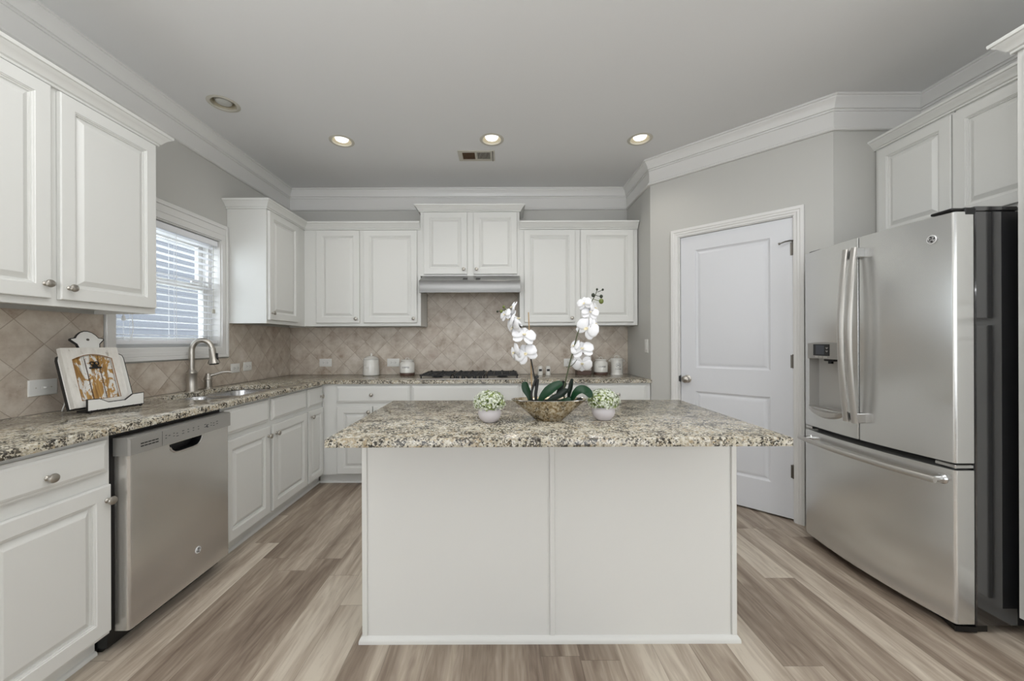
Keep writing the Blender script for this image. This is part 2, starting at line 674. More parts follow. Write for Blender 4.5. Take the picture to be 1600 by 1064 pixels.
def text_into(mb, s, size, place, thick=0.001, align='CENTER'):
    """lettering as mesh; place maps (x, y, depth) of the flat lettering to a point"""
    cu = bpy.data.curves.new('lettering', 'FONT')
    cu.body = s
    cu.size = size
    cu.align_x = align
    cu.align_y = 'CENTER'
    cu.extrude = thick / 2
    cu.resolution_u = 3
    ob = bpy.data.objects.new('lettering', cu)
    me = bpy.data.meshes.new_from_object(ob)
    off = len(mb.bm.verts)
    vs = [mb.bm.verts.new(place(v.co.x, v.co.y, v.co.z)) for v in me.vertices]
    for p in me.polygons:
        try:
            mb.bm.faces.new([vs[i] for i in p.vertices]).material_index = mb.mi
        except ValueError:
            pass
    bpy.data.objects.remove(ob)
    bpy.data.curves.remove(cu)
    bpy.data.meshes.remove(me)


def rounded_rect(x0, x1, y0, y1, r, n=6):
    if not isinstance(r, (list, tuple)):
        r = [r] * 4
    pts = []
    for (cx, cy, a0, rr) in ((x1 - r[0], y0 + r[0], -90, r[0]), (x1 - r[1], y1 - r[1], 0, r[1]), (x0 + r[2], y1 - r[2], 90, r[2]), (x0 + r[3], y0 + r[3], 180, r[3])):
        for i in range(n + 1):
            a = math.radians(a0 + 90.0 * i / n)
            pts.append((cx + rr * math.cos(a), cy + rr * math.sin(a)))
    return pts


def offset_poly(p, d):
    """inset a ccw polygon by d"""
    n = len(p)
    out = []
    for i in range(n):
        a, b, c = Vector(p[i - 1]), Vector(p[i]), Vector(p[(i + 1) % n])
        d1, d2 = (b - a).normalized(), (c - b).normalized()
        n1, n2 = Vector((-d1.y, d1.x)), Vector((-d2.y, d2.x))
        o = (n1 + n2) / (1 + n1.dot(n2))
        out.append((b.x + o.x * d, b.y + o.y * d))
    return out

# ------------------------------------------------------------------ room shell
XL, XR, YB, YR, H = -2.13, 2.66, 3.82, -3.2, 2.755
PX, PY = 1.275, 3.23            # outer corner of the pantry side wall
QX, QY = 2.106, 2.399           # far end of the slanted pantry wall
WY0, WY1, WZ0, WZ1 = 2.085, 2.882, 1.180, 1.995      # opening of the window over the sink

fl = MB()
fl.box(XL - 0.2, XR + 0.2, YR - 0.2, YB + 0.2, -0.06, 0.0)
structure(fl.build('floor', M['floor']))

CAN = [(-1.781, 2.439), (-1.212, 2.895), (-0.066, 2.880), (1.062, 2.883)]
cl = MB()
hole = lambda c: [(c[0] + 0.074 * math.cos(2 * PI * i / 32), c[1] + 0.074 * math.sin(2 * PI * i / 32)) for i in range(32)]
cl.fill([[(XL - 0.2, YR - 0.2), (XR + 0.2, YR - 0.2), (XR + 0.2, YB + 0.2), (XL - 0.2, YB + 0.2)]] + [hole(c) for c in CAN], XYD, H)
structure(cl.build('ceiling', M['ceil'], weld=False))

w = MB()
w.box(XL - 0.16, XL, YR, WY0, 0, H)
w.box(XL - 0.16, XL, WY1, YB, 0, H)
w.box(XL - 0.16, XL, WY0, WY1, 0, WZ0)
w.box(XL - 0.16, XL, WY0, WY1, WZ1, H)
structure(w.build('wall_left', M['wall']))
w = MB()
w.box(XL - 0.16, XR + 0.16, YB, YB + 0.12, 0, H)
structure(w.build('wall_back', M['wall']))
w = MB()
w.box(XR, XR + 0.14, YR, YB, 0, H)
structure(w.build('wall_right', M['wall']))
w = MB()
w.box(PX, PX + 0.1, PY, YB, 0, H)
structure(w.build('wall_pantry_side', M['wall']))
w = MB()
w.box(QX, XR, QY, QY + 0.1, 0, H)
structure(w.build('wall_fridge_end', M['wall']))
# slanted pantry wall with the doorway; local x runs along the wall
DS0, DS1, DTOP = 0.226, 0.980, 2.064
w = MB()
L45 = 1.1765
w.box(0, DS0, 0, 0.1, 0, H)
w.box(DS1, L45, 0, 0.1, 0, H)
w.box(DS0, DS1, 0, 0.1, DTOP, H)
pw = structure(w.build('wall_pantry', M['wall']))
pw.location = (PX, PY, 0)
pw.rotation_euler = (0, 0, -PI / 4)
# wall behind the camera with two window openings
w = MB()
rx = [XL, -1.6, -0.5, 0.9, 2.0, XR]
w.box(XL, XR, YR - 0.14, YR, 0, 0.55)
w.box(XL, XR, YR - 0.14, YR, 2.35, H)
for a, b_ in ((0, 1), (2, 3), (4, 5)):
    w.box(rx[a], rx[b_], YR - 0.14, YR, 0.55, 2.35)
structure(w.build('wall_rear', M['wall']))

# crown moulding with frieze board
crown_prof = [(0, -0.212), (0.016, -0.212), (0.023, -0.206), (0.023, -0.199), (0.014, -0.193), (0.010, -0.184), (0.010, -0.092), (0.018, -0.092),
              (0.018, -0.084), (0.014, -0.082), (0.014, -0.078), (0.022, -0.076), (0.024, -0.070), (0.026, -0.058), (0.034, -0.040), (0.044, -0.026),
              (0.048, -0.022), (0.050, -0.014), (0.058, -0.012), (0.058, 0.0), (0, 0.0)]
t = MB()
t.sweep([(XL, YR), (XL, YB), (PX, YB), (PX, PY), (QX, QY), (XR, QY), (XR, YR)], [(o, d - 0.0005) for o, d in crown_prof], lambda a, b, d: (a, b, H + d))
structure(t.build('trim_1', M['trim'], angle=25))

# baseboard of the pantry wall
t = MB()
t.box(0.0, DS0 - 0.062, -0.014, 0, 0, 0.10)
t.box(DS1 + 0.062, L45, -0.014, 0, 0, 0.10)
bb = structure(t.build('baseboard_pantry', M['trim']))
bb.location = (PX, PY, 0)
bb.rotation_euler = (0, 0, -PI / 4)

# ------------------------------------------------------------------ tiled backsplash
TZ0, TZ1 = 0.8945, 1.3675
t = MB()
t.fill([[(1.02, TZ0), (YB - 0.009, TZ0), (YB - 0.009, TZ1), (2.948, TZ1), (2.948, 1.10), (2.022, 1.10), (2.022, TZ1), (1.02, TZ1)]], lambda a, b, d: (XL + 0.008, a, b), 0)
o = structure(t.build('wall_left_tiles', M['tile_left'], weld=False))
tag(o, 'beige diagonal stone tile backsplash on the wall under the window', 'backsplash')
t = MB()
t.box(XL + 0.0085, PX - 0.001, YB - 0.008, YB, TZ0, TZ1)
t.box(-0.742, 0.172, YB - 0.008, YB, TZ1, 1.84)
o = structure(t.build('wall_back_tiles', M['tile_back']))
tag(o, 'beige diagonal stone tile backsplash behind the cooktop', 'backsplash')

# ------------------------------------------------------------------ pantry door
d = MB()
dw0, dw1, dz0, dz1 = DS0 + 0.018, DS1 - 0.012, 0.014, 2.050
yf, T = 0.012, 0.036


def door_face(mb, x0, x1, z0, z1, y, panels, rings):
    xs = sorted(set([x0, x1] + [p[0] for p in panels] + [p[1] for p in panels]))
    zs = sorted(set([z0, z1] + [p[2] for p in panels] + [p[3] for p in panels]))
    for i in range(len(xs) - 1):
        for j in range(len(zs) - 1):
            cx, cz = (xs[i] + xs[i + 1]) / 2, (zs[j] + zs[j + 1]) / 2
            if any(p[0] < cx < p[1] and p[2] < cz < p[3] for p in panels):
                continue
            mb.face([(xs[i], y, zs[j]), (xs[i + 1], y, zs[j]), (xs[i + 1], y, zs[j + 1]), (xs[i], y, zs[j + 1])])
    for p in panels:
        mb.rects(p[0], p[1], p[2], p[3], rings, y)


PR = [(0, 0), (0.006, -0.006), (0.014, -0.010), (0.020, -0.010), (0.024, -0.008), (0.040, -0.003), (0.046, -0.002)]
door_face(d, dw0, dw1, dz0, dz1, yf, [(0.352, 0.842, 1.008, 1.935), (0.352, 0.842, 0.232, 0.824)], PR)
d.loft([[(dw0, yf + q, dz0), (dw1, yf + q, dz0), (dw1, yf + q, dz1), (dw0, yf + q, dz1)] for q in (0, T)], cap0=False)
dr = structure(d.build('door_1', M['door'], angle=20))
dr.location = (PX, PY, 0)
dr.rotation_euler = (0, 0, -PI / 4)
t = MB()
cas = [(0, 0), (0, 0.010), (0.008, 0.012), (0.012, 0.012), (0.020, 0.017), (0.030, 0.017), (0.036, 0.021), (0.054, 0.021), (0.056, 0.018), (0.056, 0)]
c0, c1, ct = DS0 + 0.006, DS1 - 0.004, DTOP - 0.006
t.sweep([(c1, 0), (c1, ct), (c0, ct), (c0, 0)], cas, XZD)
t.box(DS0, DS0 + 0.015, 0.0, 0.1, 0, DTOP)
t.box(DS1 - 0.010, DS1, 0.0, 0.1, 0, DTOP)
t.box(DS0 + 0.015, DS1 - 0.010, 0.0, 0.1, DTOP - 0.012, DTOP)
t.build('door_casing', M['trim'], dr, angle=25)
t = MB()
kx, kz = 0.292, 0.916
t.lathe([(0.0005, 0), (0.031, 0), (0.031, 0.004), (0.026, 0.008), (0.013, 0.010), (0.011, 0.028), (0.017, 0.033), (0.026, 0.041), (0.028, 0.050), (0.026, 0.059), (0.018, 0.066), (0.0005, 0.069)], (kx, yf, kz), 'y', 28)
t.build('door_knob', M['nickel'], dr)
for hz in (1.838, 1.077, 0.334):
    t = MB()
    t.cyl((0.9705, 0.006, hz - 0.045), (0.9705, 0.006, hz + 0.045), 0.0065, seg=12)
    t.cyl((0.9705, 0.006, hz + 0.045), (0.9705, 0.006, hz + 0.051), 0.0075, 0.003, seg=12)
    t.box(0.954, 0.9695, yf - 0.0015, yf + 0.001, hz - 0.044, hz + 0.044)
    t.build('hinge', M['dirt'], dr)
t = MB()
t.tube([(0.9705, 0.002, 1.890), (0.955, -0.010, 1.891), (0.930, -0.022, 1.886), (0.905, -0.028, 1.877)], [0.005, 0.005, 0.0045, 0.004], 10)
t.cyl((0.905, -0.028, 1.877), (0.895, -0.030, 1.874), 0.008, seg=12)
t.build('hinge_stop', M['dirt'], dr)
t = MB()
t.box(DS0 + 0.0145, DS0 + 0.0165, 0.002, 0.045, kz - 0.028, kz + 0.028)
t.box(DS0 + 0.008, DS0 + 0.0165, -0.0115, 0.004, kz - 0.022, kz + 0.022)
t.build('strike_plate', M['dark'], dr)

# ------------------------------------------------------------------ window over the sink, local x runs into the room's depth
Ww, Wh = WY1 - WY0, WZ1 - WZ0
g = MB()
fr = 0.032                                       # vinyl frame in the opening, local y positive is towards outdoors
for (a, b_, c, e) in ((0, fr, 0, Wh), (Ww - fr, Ww, 0, Wh), (fr, Ww - fr, 0, fr), (fr, Ww - fr, Wh - fr, Wh)):
    g.box(a, b_, 0.070, 0.150, c, e, 0.003, 1)
win = structure(g.build('window_1', M['trim']))
win.location = (XL, WY0, WZ0)
win.rotation_euler = (0, 0, PI / 2)


def sash(z0, z1, y0):
    s = MB()
    st = 0.042
    a, b_ = fr, Ww - fr
    for (p, q, c, e) in ((a, a + st, z0, z1), (b_ - st, b_, z0, z1), (a + st, b_ - st, z0, z0 + st), (a + st, b_ - st, z1 - st, z1)):
        s.box(p, q, y0, y0 + 0.030, c, e, 0.004, 1)
    so = s.build('sash', M['trim'], win)
    p = MB()
    p.box(a + st, b_ - st, y0 + 0.013, y0 + 0.017, z0 + st, z1 - st)
    p.build('pane', M['glass'], so)


sash(fr, 0.465, 0.078)
sash(0.425, Wh - fr, 0.112)
t = MB()
t.box(Ww - 0.19, Ww - 0.13, 0.064, 0.080, 0.465, 0.480, 0.003, 1)
t.build('sash_lock', M['trim'], win)
t = MB()
yw = 0.0
for (a, b_, c, e) in ((-0.058, 0, -0.072, Wh + 0.118), (Ww, Ww + 0.060, -0.072, Wh + 0.118), (0, Ww, -0.072, 0), (0, Ww, Wh, Wh + 0.118)):
    t.box(a, b_, -0.012, yw, c, e)
t.box(-0.058, -0.034, -0.020, -0.012, -0.072, Wh + 0.118, 0.003, 1)
t.box(Ww + 0.036, Ww + 0.060, -0.020, -0.012, -0.072, Wh + 0.118, 0.003, 1)
t.box(-0.034, Ww + 0.036, -0.020, -0.012, -0.072, -0.046, 0.003, 1)
t.box(-0.034, Ww + 0.036, -0.020, -0.012, Wh + 0.088, Wh + 0.118, 0.003, 1)
t.box(-0.034, Ww + 0.036, -0.016, -0.012, Wh + 0.040, Wh + 0.088, 0.002, 1)
t.box(-0.020, Ww + 0.022, -0.016, -0.012, -0.046, -0.020, 0.002, 1)
t.build('window_casing', M['trim'], win)
t = MB()                                        # drywall returns lined with white boards
t.box(-0.001, 0.008, 0.0, 0.070, 0, Wh)
t.box(Ww - 0.008, Ww + 0.001, 0.0, 0.070, 0, Wh)
t.box(0.008, Ww - 0.008, 0.0, 0.070, Wh - 0.008, Wh + 0.001)
t.box(0.008, Ww - 0.008, 0.0, 0.070, -0.001, 0.010)
t.build('window_jamb', M['trim'], win)

# blind
bl = thing('window_blind', 'white horizontal slat blind hanging in the window over the sink', 'blind', (XL - 0.036, WY0 + 0.012, WZ0), PI / 2)
bw = Ww - 0.026
t = MB()
t.box(0, bw, -0.026, 0.022, Wh - 0.056, Wh - 0.012, 0.004, 1)
t.build('headrail', M['slat'], bl)
t = MB()
nsl = 16
tilt = math.radians(-4)
for i in range(nsl):
    zc = 0.085 + i * (Wh - 0.16) / (nsl - 1)
    sag = 0.0
    pr = []
    for u in range(7):
        q = -0.024 + 0.048 * u / 6
        pr.append((q * math.cos(tilt), zc + q * math.sin(tilt) + 0.0025 * (1 - (q / 0.024) ** 2)))
    top = [(p[0], p[1] + 0.0014) for p in pr]
    sec = pr + list(reversed(top))
    t.loft([[(xq, a, b_) for a, b_ in sec] for xq in (0.004, bw - 0.004)])
t.build('slats', M['slat'], bl, angle=50)
t = MB()
t.box(0.002, bw - 0.002, -0.026, 0.022, 0.030, 0.056, 0.005, 2)
t.build('bottom_rail', M['slat'], bl)
for cx in (0.10, 0.40, 0.69):
    t = MB()
    for yy in (-0.027, 0.023):
        t.cyl((cx, yy, 0.05), (cx, yy, Wh - 0.05), 0.0012, seg=6)
    t.cyl((cx + 0.012, -0.002, 0.05), (cx + 0.012, -0.002, Wh - 0.05), 0.0010, seg=6)
    t.build('ladder_cord', M['cord'], bl)
t = MB()
t.tube([(0.045, -0.032, Wh - 0.06), (0.047, -0.033, 0.35), (0.045, -0.032, 0.20)], 0.0013, 6)
t.lathe([(0.0015, 0.034), (0.006, 0.026), (0.009, 0.010), (0.009, 0.0), (0.002, -0.001)], (0.045, -0.032, 0.165), 'z', 12)
t.build('tassel_cord', M['cord'], bl)
t = MB()
t.tube([(0.085, -0.033, Wh - 0.06), (0.088, -0.034, 0.30), (0.094, -0.034, 0.18), (0.101, -0.034, 0.13), (0.098, -0.034, 0.10), (0.086, -0.034, 0.075), (0.078, -0.034, 0.045)], 0.0014, 6)
t.build('tilt_cord', M['cord'], bl)
t = MB()
t.cyl((0.715, -0.033, Wh - 0.06), (0.715, -0.033, 0.285), 0.0014, seg=6)
t.box(0.701, 0.729, -0.037, -0.030, 0.255, 0.286, 0.003, 1)
t.build('cord_cleat', M['can'], bl)

# what the window looks at
h = MB()
h.box(-6.4, -6.2, -2.0, 9.0, -0.6, 6.0)
hs = h.build('house_wall', M['siding'])
tag(hs, 'grey-blue lap sided wall of the next house seen through the blind', 'house wall')
hs['kind'] = 'structure'
h = MB()
h.box(-7.5, XL - 0.17, -4.0, 9.0, -0.62, -0.60)
structure(h.build('ground', M['bounce_ground']))  # unseen ground, made pale to bounce light up onto the blind slats

# ------------------------------------------------------------------ ceiling lamps and grille
lampspec = [('unlit recessed ceiling lamp nearest the window wall', False),
            ('lit recessed ceiling lamp above the back left corner cabinets', True),
            ('lit recessed ceiling lamp just above the air grille', True),
            ('lit recessed ceiling lamp beside the slanted pantry wall', True)]
for (cx, cy), (lb, lit) in zip(CAN, lampspec):
    r = thing('recessed_ceiling_lamp', lb, 'ceiling lamp', (cx, cy, H), 0, 'recessed lamps in the kitchen ceiling')
    t = MB()
    t.lathe([(0.072, 0.012), (0.072, -0.001), (0.075, -0.004), (0.086, -0.004), (0.092, -0.001), (0.092, 0.0002), (0.073, 0.0005)], seg=40)
    t = MB()
    rg = []
    for rad, z in ((0.073, 0.010), (0.070, -0.002), (0.074, -0.005), (0.086, -0.005), (0.092, -0.0012)):
        rg.append([(rad * math.cos(2 * PI * i / 40), rad * math.sin(2 * PI * i / 40), z) for i in range(40)])
    t.loft(rg, cap0=False, cap1=False)
    t.build('trim_ring', M['can'], r)
    t = MB()
    rg = []
    for rad, z in ((0.0725, 0.004), (0.064, 0.03), (0.056, 0.055), (0.056, 0.075), (0.010, 0.078)):
        rg.append([(rad * math.cos(2 * PI * i / 40), rad * math.sin(2 * PI * i / 40), z) for i in range(40)])
    t.loft(rg, cap0=False, cap1=True)
    t.build('baffle', M['baffle'], r)
    t = MB()
    t.lathe([(0.030, 0.066), (0.046, 0.050), (0.051, 0.032), (0.050, 0.018), (0.044, 0.008), (0.030, 0.003), (0.0005, 0.001)], seg=36)
    t.build('bulb', M['lit'] if lit else M['unlit'], r)
    if lit:
        ld = bpy.data.lights.new('lamp_glow', 'SPOT')
        ld.energy = 10
        ld.spot_size = math.radians(125)
        ld.spot_blend = 0.8
        ld.shadow_soft_size = 0.07
        ld.color = (1.0, 0.95, 0.88)
        lo = bpy.data.objects.new('lamp_glow', ld)
        C.objects.link(lo)
        lo.parent = r
        lo.location = (0, 0, -0.004)

v = thing('air_grille', 'rusty white air supply grille in the ceiling', 'air vent', (-0.197, 3.125, H))
t = MB()
gx, gy = 0.150, 0.086
t.box(-gx, gx, -gy, -gy + 0.030, -0.006, 0, 0.002, 1)
t.box(-gx, gx, gy - 0.030, gy, -0.006, 0, 0.002, 1)
t.box(-gx, -gx + 0.036, -gy + 0.03, gy - 0.03, -0.006, 0, 0.002, 1)
t.box(gx - 0.036, gx, -gy + 0.03, gy - 0.03, -0.006, 0, 0.002, 1)
t.box(-0.012, 0.004, -gy + 0.03, gy - 0.03, -0.006, 0)
t.build('frame', M['can'], v)
for nm, x0, x1, mt in (('fin_row', -gx + 0.036, -0.012, 'rust'), ('fin_row', 0.004, gx - 0.036, 'can')):
    t = MB()
    n = 9
    for i in range(n):
        x = x0 + (i + 0.5) * (x1 - x0) / n
        t.box(x - 0.0022, x + 0.0022, -gy + 0.03, gy - 0.03, -0.0075, -0.001)
    t.build(nm, M[mt], v)
t = MB()
t.box(-gx + 0.03, gx - 0.03, -gy + 0.025, gy - 0.025, -0.0012, -0.0002)
t.build('dark_opening', M['duct'], v)
t = MB()
t.box(gx - 0.020, gx - 0.014, -gy + 0.004, gy - 0.004, -0.010, -0.005)
t.build('damper_lever', M['dirt'], v)

# ------------------------------------------------------------------ cabinets
DT = 0.019


def knob_into(mb, x, z, y):
    mb.lathe([(0.0005, 0), (0.009, 0), (0.009, 0.002), (0.0055, 0.006), (0.005, 0.013), (0.008, 0.016), (0.0145, 0.019), (0.016, 0.023), (0.0145, 0.027), (0.009, 0.030), (0.0005, 0.031)], (x, y, z), 'y', 20)


DOOR_R = [(0, 0), (0, DT - 0.004), (0.0015, DT - 0.001), (0.004, DT), (0.052, DT), (0.054, DT - 0.003), (0.057, DT - 0.0035), (0.059, DT - 0.008), (0.063, DT - 0.0085), (0.064, DT - 0.0145), (0.068, DT - 0.0145), (0.088, DT - 0.003), (0.090, DT - 0.0025)]
DRAWER_R = [(0, 0), (0, DT - 0.009), (0.004, DT - 0.007), (0.010, DT - 0.006), (0.012, DT - 0.003), (0.020, DT), (0.022, DT)]


def front(kind, x0, x1, z0, z1, y, parent, knob=None, narrow=1.0):
    mb = MB()
    rings = DOOR_R if kind == 'door' else DRAWER_R
    if narrow != 1.0:
        rings = [(i * narrow if i > 0.01 else i, d) for i, d in rings]
    y -= 0.0022                                   # bumpers keep the fronts just off the frame
    mb.rects(x0, x1, z0, z1, [(0.03, 0.0), (0, 0.0)] + rings[1:], y)
    o = mb.build('false_drawer_front' if kind == 'false' else kind, M['cab'], parent, angle=12)
    if knob:
        kb = MB()
        knob_into(kb, knob[0], knob[1], y - DT)
        kb.build('knob', M['nickel'], o)
    return o


CAB_CROWN = [(0, 0), (0.012, 0), (0.014, 0.004), (0.012, 0.010), (0.020, 0.014), (0.026, 0.024), (0.036, 0.038), (0.046, 0.046), (0.048, 0.050), (0.054, 0.052), (0.056, 0.058), (0.056, 0.066), (0, 0.066)]


def crown(parent, path, z, k=1.0):
    mb = MB()
    mb.sweep(path, [(o * k, d * k) for o, d in CAB_CROWN], lambda a, b, d: (a, b, z + d))
    return mb.build('crown_moulding', M['cab'], parent, angle=25)


UG, LG, WG = 'white cabinets hung on the walls', 'white cabinets under the worktop', 0.0015


def upper(label, loc, rot, w, depth, h, fronts, crown_path=None, crown_k=1.0, slot=None):
    r = thing('wall_cabinet', label, 'cabinet', loc, rot, UG)
    mb = MB()
    spans = [(0, slot[0]), (slot[1], w)] if slot else [(0, w)]
    for s0, s1 in spans:
        mb.box(s0, s1, -depth, -WG, 0.018, h)
        mb.box(s0, s1, -depth, -depth + 0.02, 0, 0.018)        # face frame lip below the floor of the cabinet
    mb.box(0, 0.016, -depth + 0.02, -WG, 0, 0.018)
    mb.box(w - 0.016, w, -depth + 0.02, -WG, 0, 0.018)
    mb.build('body', M['cab'], r)
    for f in fronts:
        front(f[0], f[1], f[2], f[3], f[4], -depth, r, f[5] if len(f) > 5 else None)
    if crown_path:
        crown(r, crown_path, h - 0.004, crown_k)
    return r


UZ, UH = 1.3685, 0.893       # underside of the wall cabinets, their height
dz0, dz1 = 0.028, 0.882
UD = 0.306                   # depth to the face frame

# left wall, near the camera
upper('large white two-door wall cabinet left of the window, nearest the camera', (XL, 1.06, UZ), PI / 2, 0.938, UD,
      UH, [('door', 0.030, 0.462, dz0, dz1, (0.438, 0.085)), ('door', 0.494, 0.925, dz0, dz1, (0.522, 0.078))],
      [(0, -UD), (0.938, -UD), (0.938, -WG)])
# left wall, beyond the window: blind corner cabinet
upper('white one-door wall cabinet right of the window reaching into the corner', (XL, 2.946, UZ), PI / 2, 0.872, UD,
      UH, [('door', 0.012, 0.437, dz0, dz1, (0.038, 0.082))], [(0, -WG), (0, -UD), (YB - UD - 2.946, -UD)])
# back wall
bx = XL + UD + 0.001
upper('white two-door wall cabinet on the back wall left of the range hood', (bx, YB, UZ), 0, -0.744 - bx, UD,
      UH, [('door', -1.704 - bx, -1.306 - bx, dz0, dz1, (-1.335 - bx, 0.066)), ('door', -1.266 - bx, -0.775 - bx, dz0, dz1, (-0.804 - bx, 0.066))],
      [(0, -UD), (-0.744 - bx, -UD)])
upper('short white two-door wall cabinet raised above the range hood', (-0.743, YB, 1.828), 0, 0.916, UD + 0.008,
      0.596, [('door', 0.033, 0.433, 0.014, 0.585, (0.402, 0.056)), ('door', 0.492, 0.893, 0.014, 0.585, (0.520, 0.056))],
      [(0, -WG), (0, -UD - 0.008), (0.916, -UD - 0.008), (0.916, -WG)], 0.92)
upper('white two-door wall cabinet right of the range hood behind the orchid', (0.174, YB, UZ), 0, 1.092, UD,
      UH, [('door', 0.042, 0.512, dz0, dz1, (0.480, 0.066)), ('door', 0.562, 1.050, dz0, dz1, (0.594, 0.066))],
      [(0, -UD), (1.092, -UD)])
# over the fridge and the tall cabinet beside it (right wall, seen from the left)
upper('white two-door cabinet high above the stainless refrigerator', (XR, 2.394, 1.826), -PI / 2, 0.843, 0.286,
      0.590, [('door', 0.028, 0.413, 0.018, 0.570), ('door', 0.420, 0.806, 0.018, 0.570)],
      [(0, -WG), (0, -0.286), (0.843, -0.286)], 0.9, slot=(0.4135, 0.4195))

tall = thing('pantry_cabinet', 'tall white cabinet at the right edge beside the black fridge side', 'cabinet', (XR, 1.543, 0), -PI / 2)
mb = MB()
mb.box(0, 0.62, -0.553, -WG, 0.085, 2.392)
mb.box(0, 0.62, -0.49, -WG, 0.0, 0.085)
mb.build('body', M['cab'], tall)
front('door', 0.03, 0.305, 0.11, 1.28, -0.553, tall)
front('door', 0.315, 0.59, 0.11, 1.28, -0.553, tall)
front('door', 0.03, 0.305, 1.31, 2.37, -0.553, tall)
front('door', 0.315, 0.59, 1.31, 2.37, -0.553, tall)
crown(tall, [(0, -0.36), (0, -0.553), (0.62, -0.553)], 2.388)

BD, BH = 0.600, 0.864        # depth to the face frame, height of the base cabinets
KZ = 0.088


def base(label, loc, rot, w, fronts, depth=BD, toe0=0.0, toe1=None, hollow=False):
    r = thing('base_cabinet', label, 'cabinet', loc, rot, LG)
    mb = MB()
    if hollow:
        mb.box(0, w, -depth, -depth + 0.02, KZ, BH)
        mb.box(0, 0.016, -depth + 0.02, -0.016, KZ + 0.016, BH)
        mb.box(w - 0.016, w, -depth + 0.02, -0.016, KZ + 0.016, BH)
        mb.box(0, w, -depth + 0.02, -0.016, KZ, KZ + 0.016)
        mb.box(0, w, -0.016, -WG, KZ, BH)
    else:
        mb.box(0, w, -depth, -WG, KZ, BH)
    mb.build('body', M['cab'], r)
    mb = MB()
    e = w if toe1 is None else toe1
    mb.box(toe0, e, -depth + 0.058, -depth + 0.30, 0.001, KZ)
    mb.prism([(-depth + 0.058, 0.001), (-depth + 0.046, 0.001), (-depth + 0.047, 0.010), (-depth + 0.052, 0.016), (-depth + 0.058, 0.018)], toe0, e, lambda a, b, d: (d, a, b))
    mb.build('toe_kick', M['cab'], r)
    for f in fronts:
        front(f[0], f[1], f[2], f[3], f[4], -depth, r, f[5] if len(f) > 5 else None, f[6] if len(f) > 6 else 1.0)
    return r


D0, D1, R0, R1 = 0.108, 0.672, 0.704, 0.846
base('white base cabinet with one drawer left of the dishwasher', (XL, 1.035, 0), PI / 2, 0.441,
     [('drawer', 0.024, 0.424, R0 + 0.018, R1, (0.223, 0.768)), ('door', 0.024, 0.430, D0, D1, (0.413, 0.615))])
base('white double sink cabinet with two false fronts right of the dishwasher', (XL, 2.063, 0), PI / 2, 0.893,
     [('false', 0.008, 0.404, R0, R1), ('false', 0.440, 0.885, R0, R1), ('door', 0.008, 0.412, D0, D1, (0.388, 0.612)), ('door', 0.440, 0.887, D0, D1, (0.476, 0.612))], hollow=True)
base('narrow white base cabinet in the inner corner right of the sink', (XL, 2.957, 0), PI / 2, 0.276,
     [('drawer', 0.012, 0.254, R0, R1, (0.205, 0.768), 0.8), ('door', 0.012, 0.256, D0, D1, (0.052, 0.625), 0.8)], toe1=0.3355)
BDB = YB - 3.235
base('white base cabinet with drawer and two doors on the back wall, left of the cooktop', (-1.529, YB, 0), 0, 0.761,
     [('drawer', 0.127, 0.752, R0, R1, (0.430, 0.773)), ('door', 0.133, 0.433, D0 - 0.008, D1, (0.405, 0.627)), ('door', 0.441, 0.752, D0 - 0.008, D1, (0.470, 0.627))], BDB, toe0=-0.046)
base('wide white base cabinet with plain false front under the cooktop', (-0.767, YB, 0), 0, 0.931,
     [('false', 0.006, 0.912, R0, R1), ('door', 0.006, 0.452, D0, D1, (0.42, 0.627)), ('door', 0.462, 0.912, D0, D1, (0.49, 0.627))], BDB)
base('white two-drawer base cabinet at the right end of the back worktop', (0.165, YB, 0), 0, 1.106,
     [('drawer', 0.020, 0.534, R0, R1, (0.277, 0.770)), ('drawer', 0.567, 1.066, R0, R1, (0.822, 0.770)), ('door', 0.020, 0.534, D0, D1, (0.49, 0.627)), ('door', 0.567, 1.066, D0, D1, (0.61, 0.627))], BDB)

# ------------------------------------------------------------------ worktop with sink cutout
ZC, ZT = 0.894, 0.029


def slab(mb, outer, holes, z1, th, ch=0.004):
    inn = offset_poly(outer, ch)
    hin = [offset_poly(list(reversed(hh)), ch) for hh in holes]
    top = mb.fill([inn] + hin, XYD, z1)
    bot = mb.fill([outer] + [list(reversed(hh)) for hh in holes], XYD, z1 - th)
    for lp, src, t_, b_ in zip([outer] + [list(reversed(hh)) for hh in holes], [0] * 9, top, bot):
        m1 = mb.ring(lp, XYD, z1 - ch)
        mb.bridge(t_, m1)
        mb.bridge(m1, b_)


SK = rounded_rect(-2.010, -1.605, 2.150, 2.880, [0.10, 0.17, 0.14, 0.16], 8)
wt = MB()
slab(wt, [(XL + 0.001, 1.02), (-1.492, 1.02), (-1.492, 3.203), (PX - 0.001, 3.203), (PX - 0.001, YB - 0.001), (XL + 0.001, YB - 0.001)], [SK], ZC, ZT)
o = wt.build('worktop', M['granite'], angle=50)
tag(o, 'L-shaped speckled beige granite worktop along the window and back walls', 'worktop')

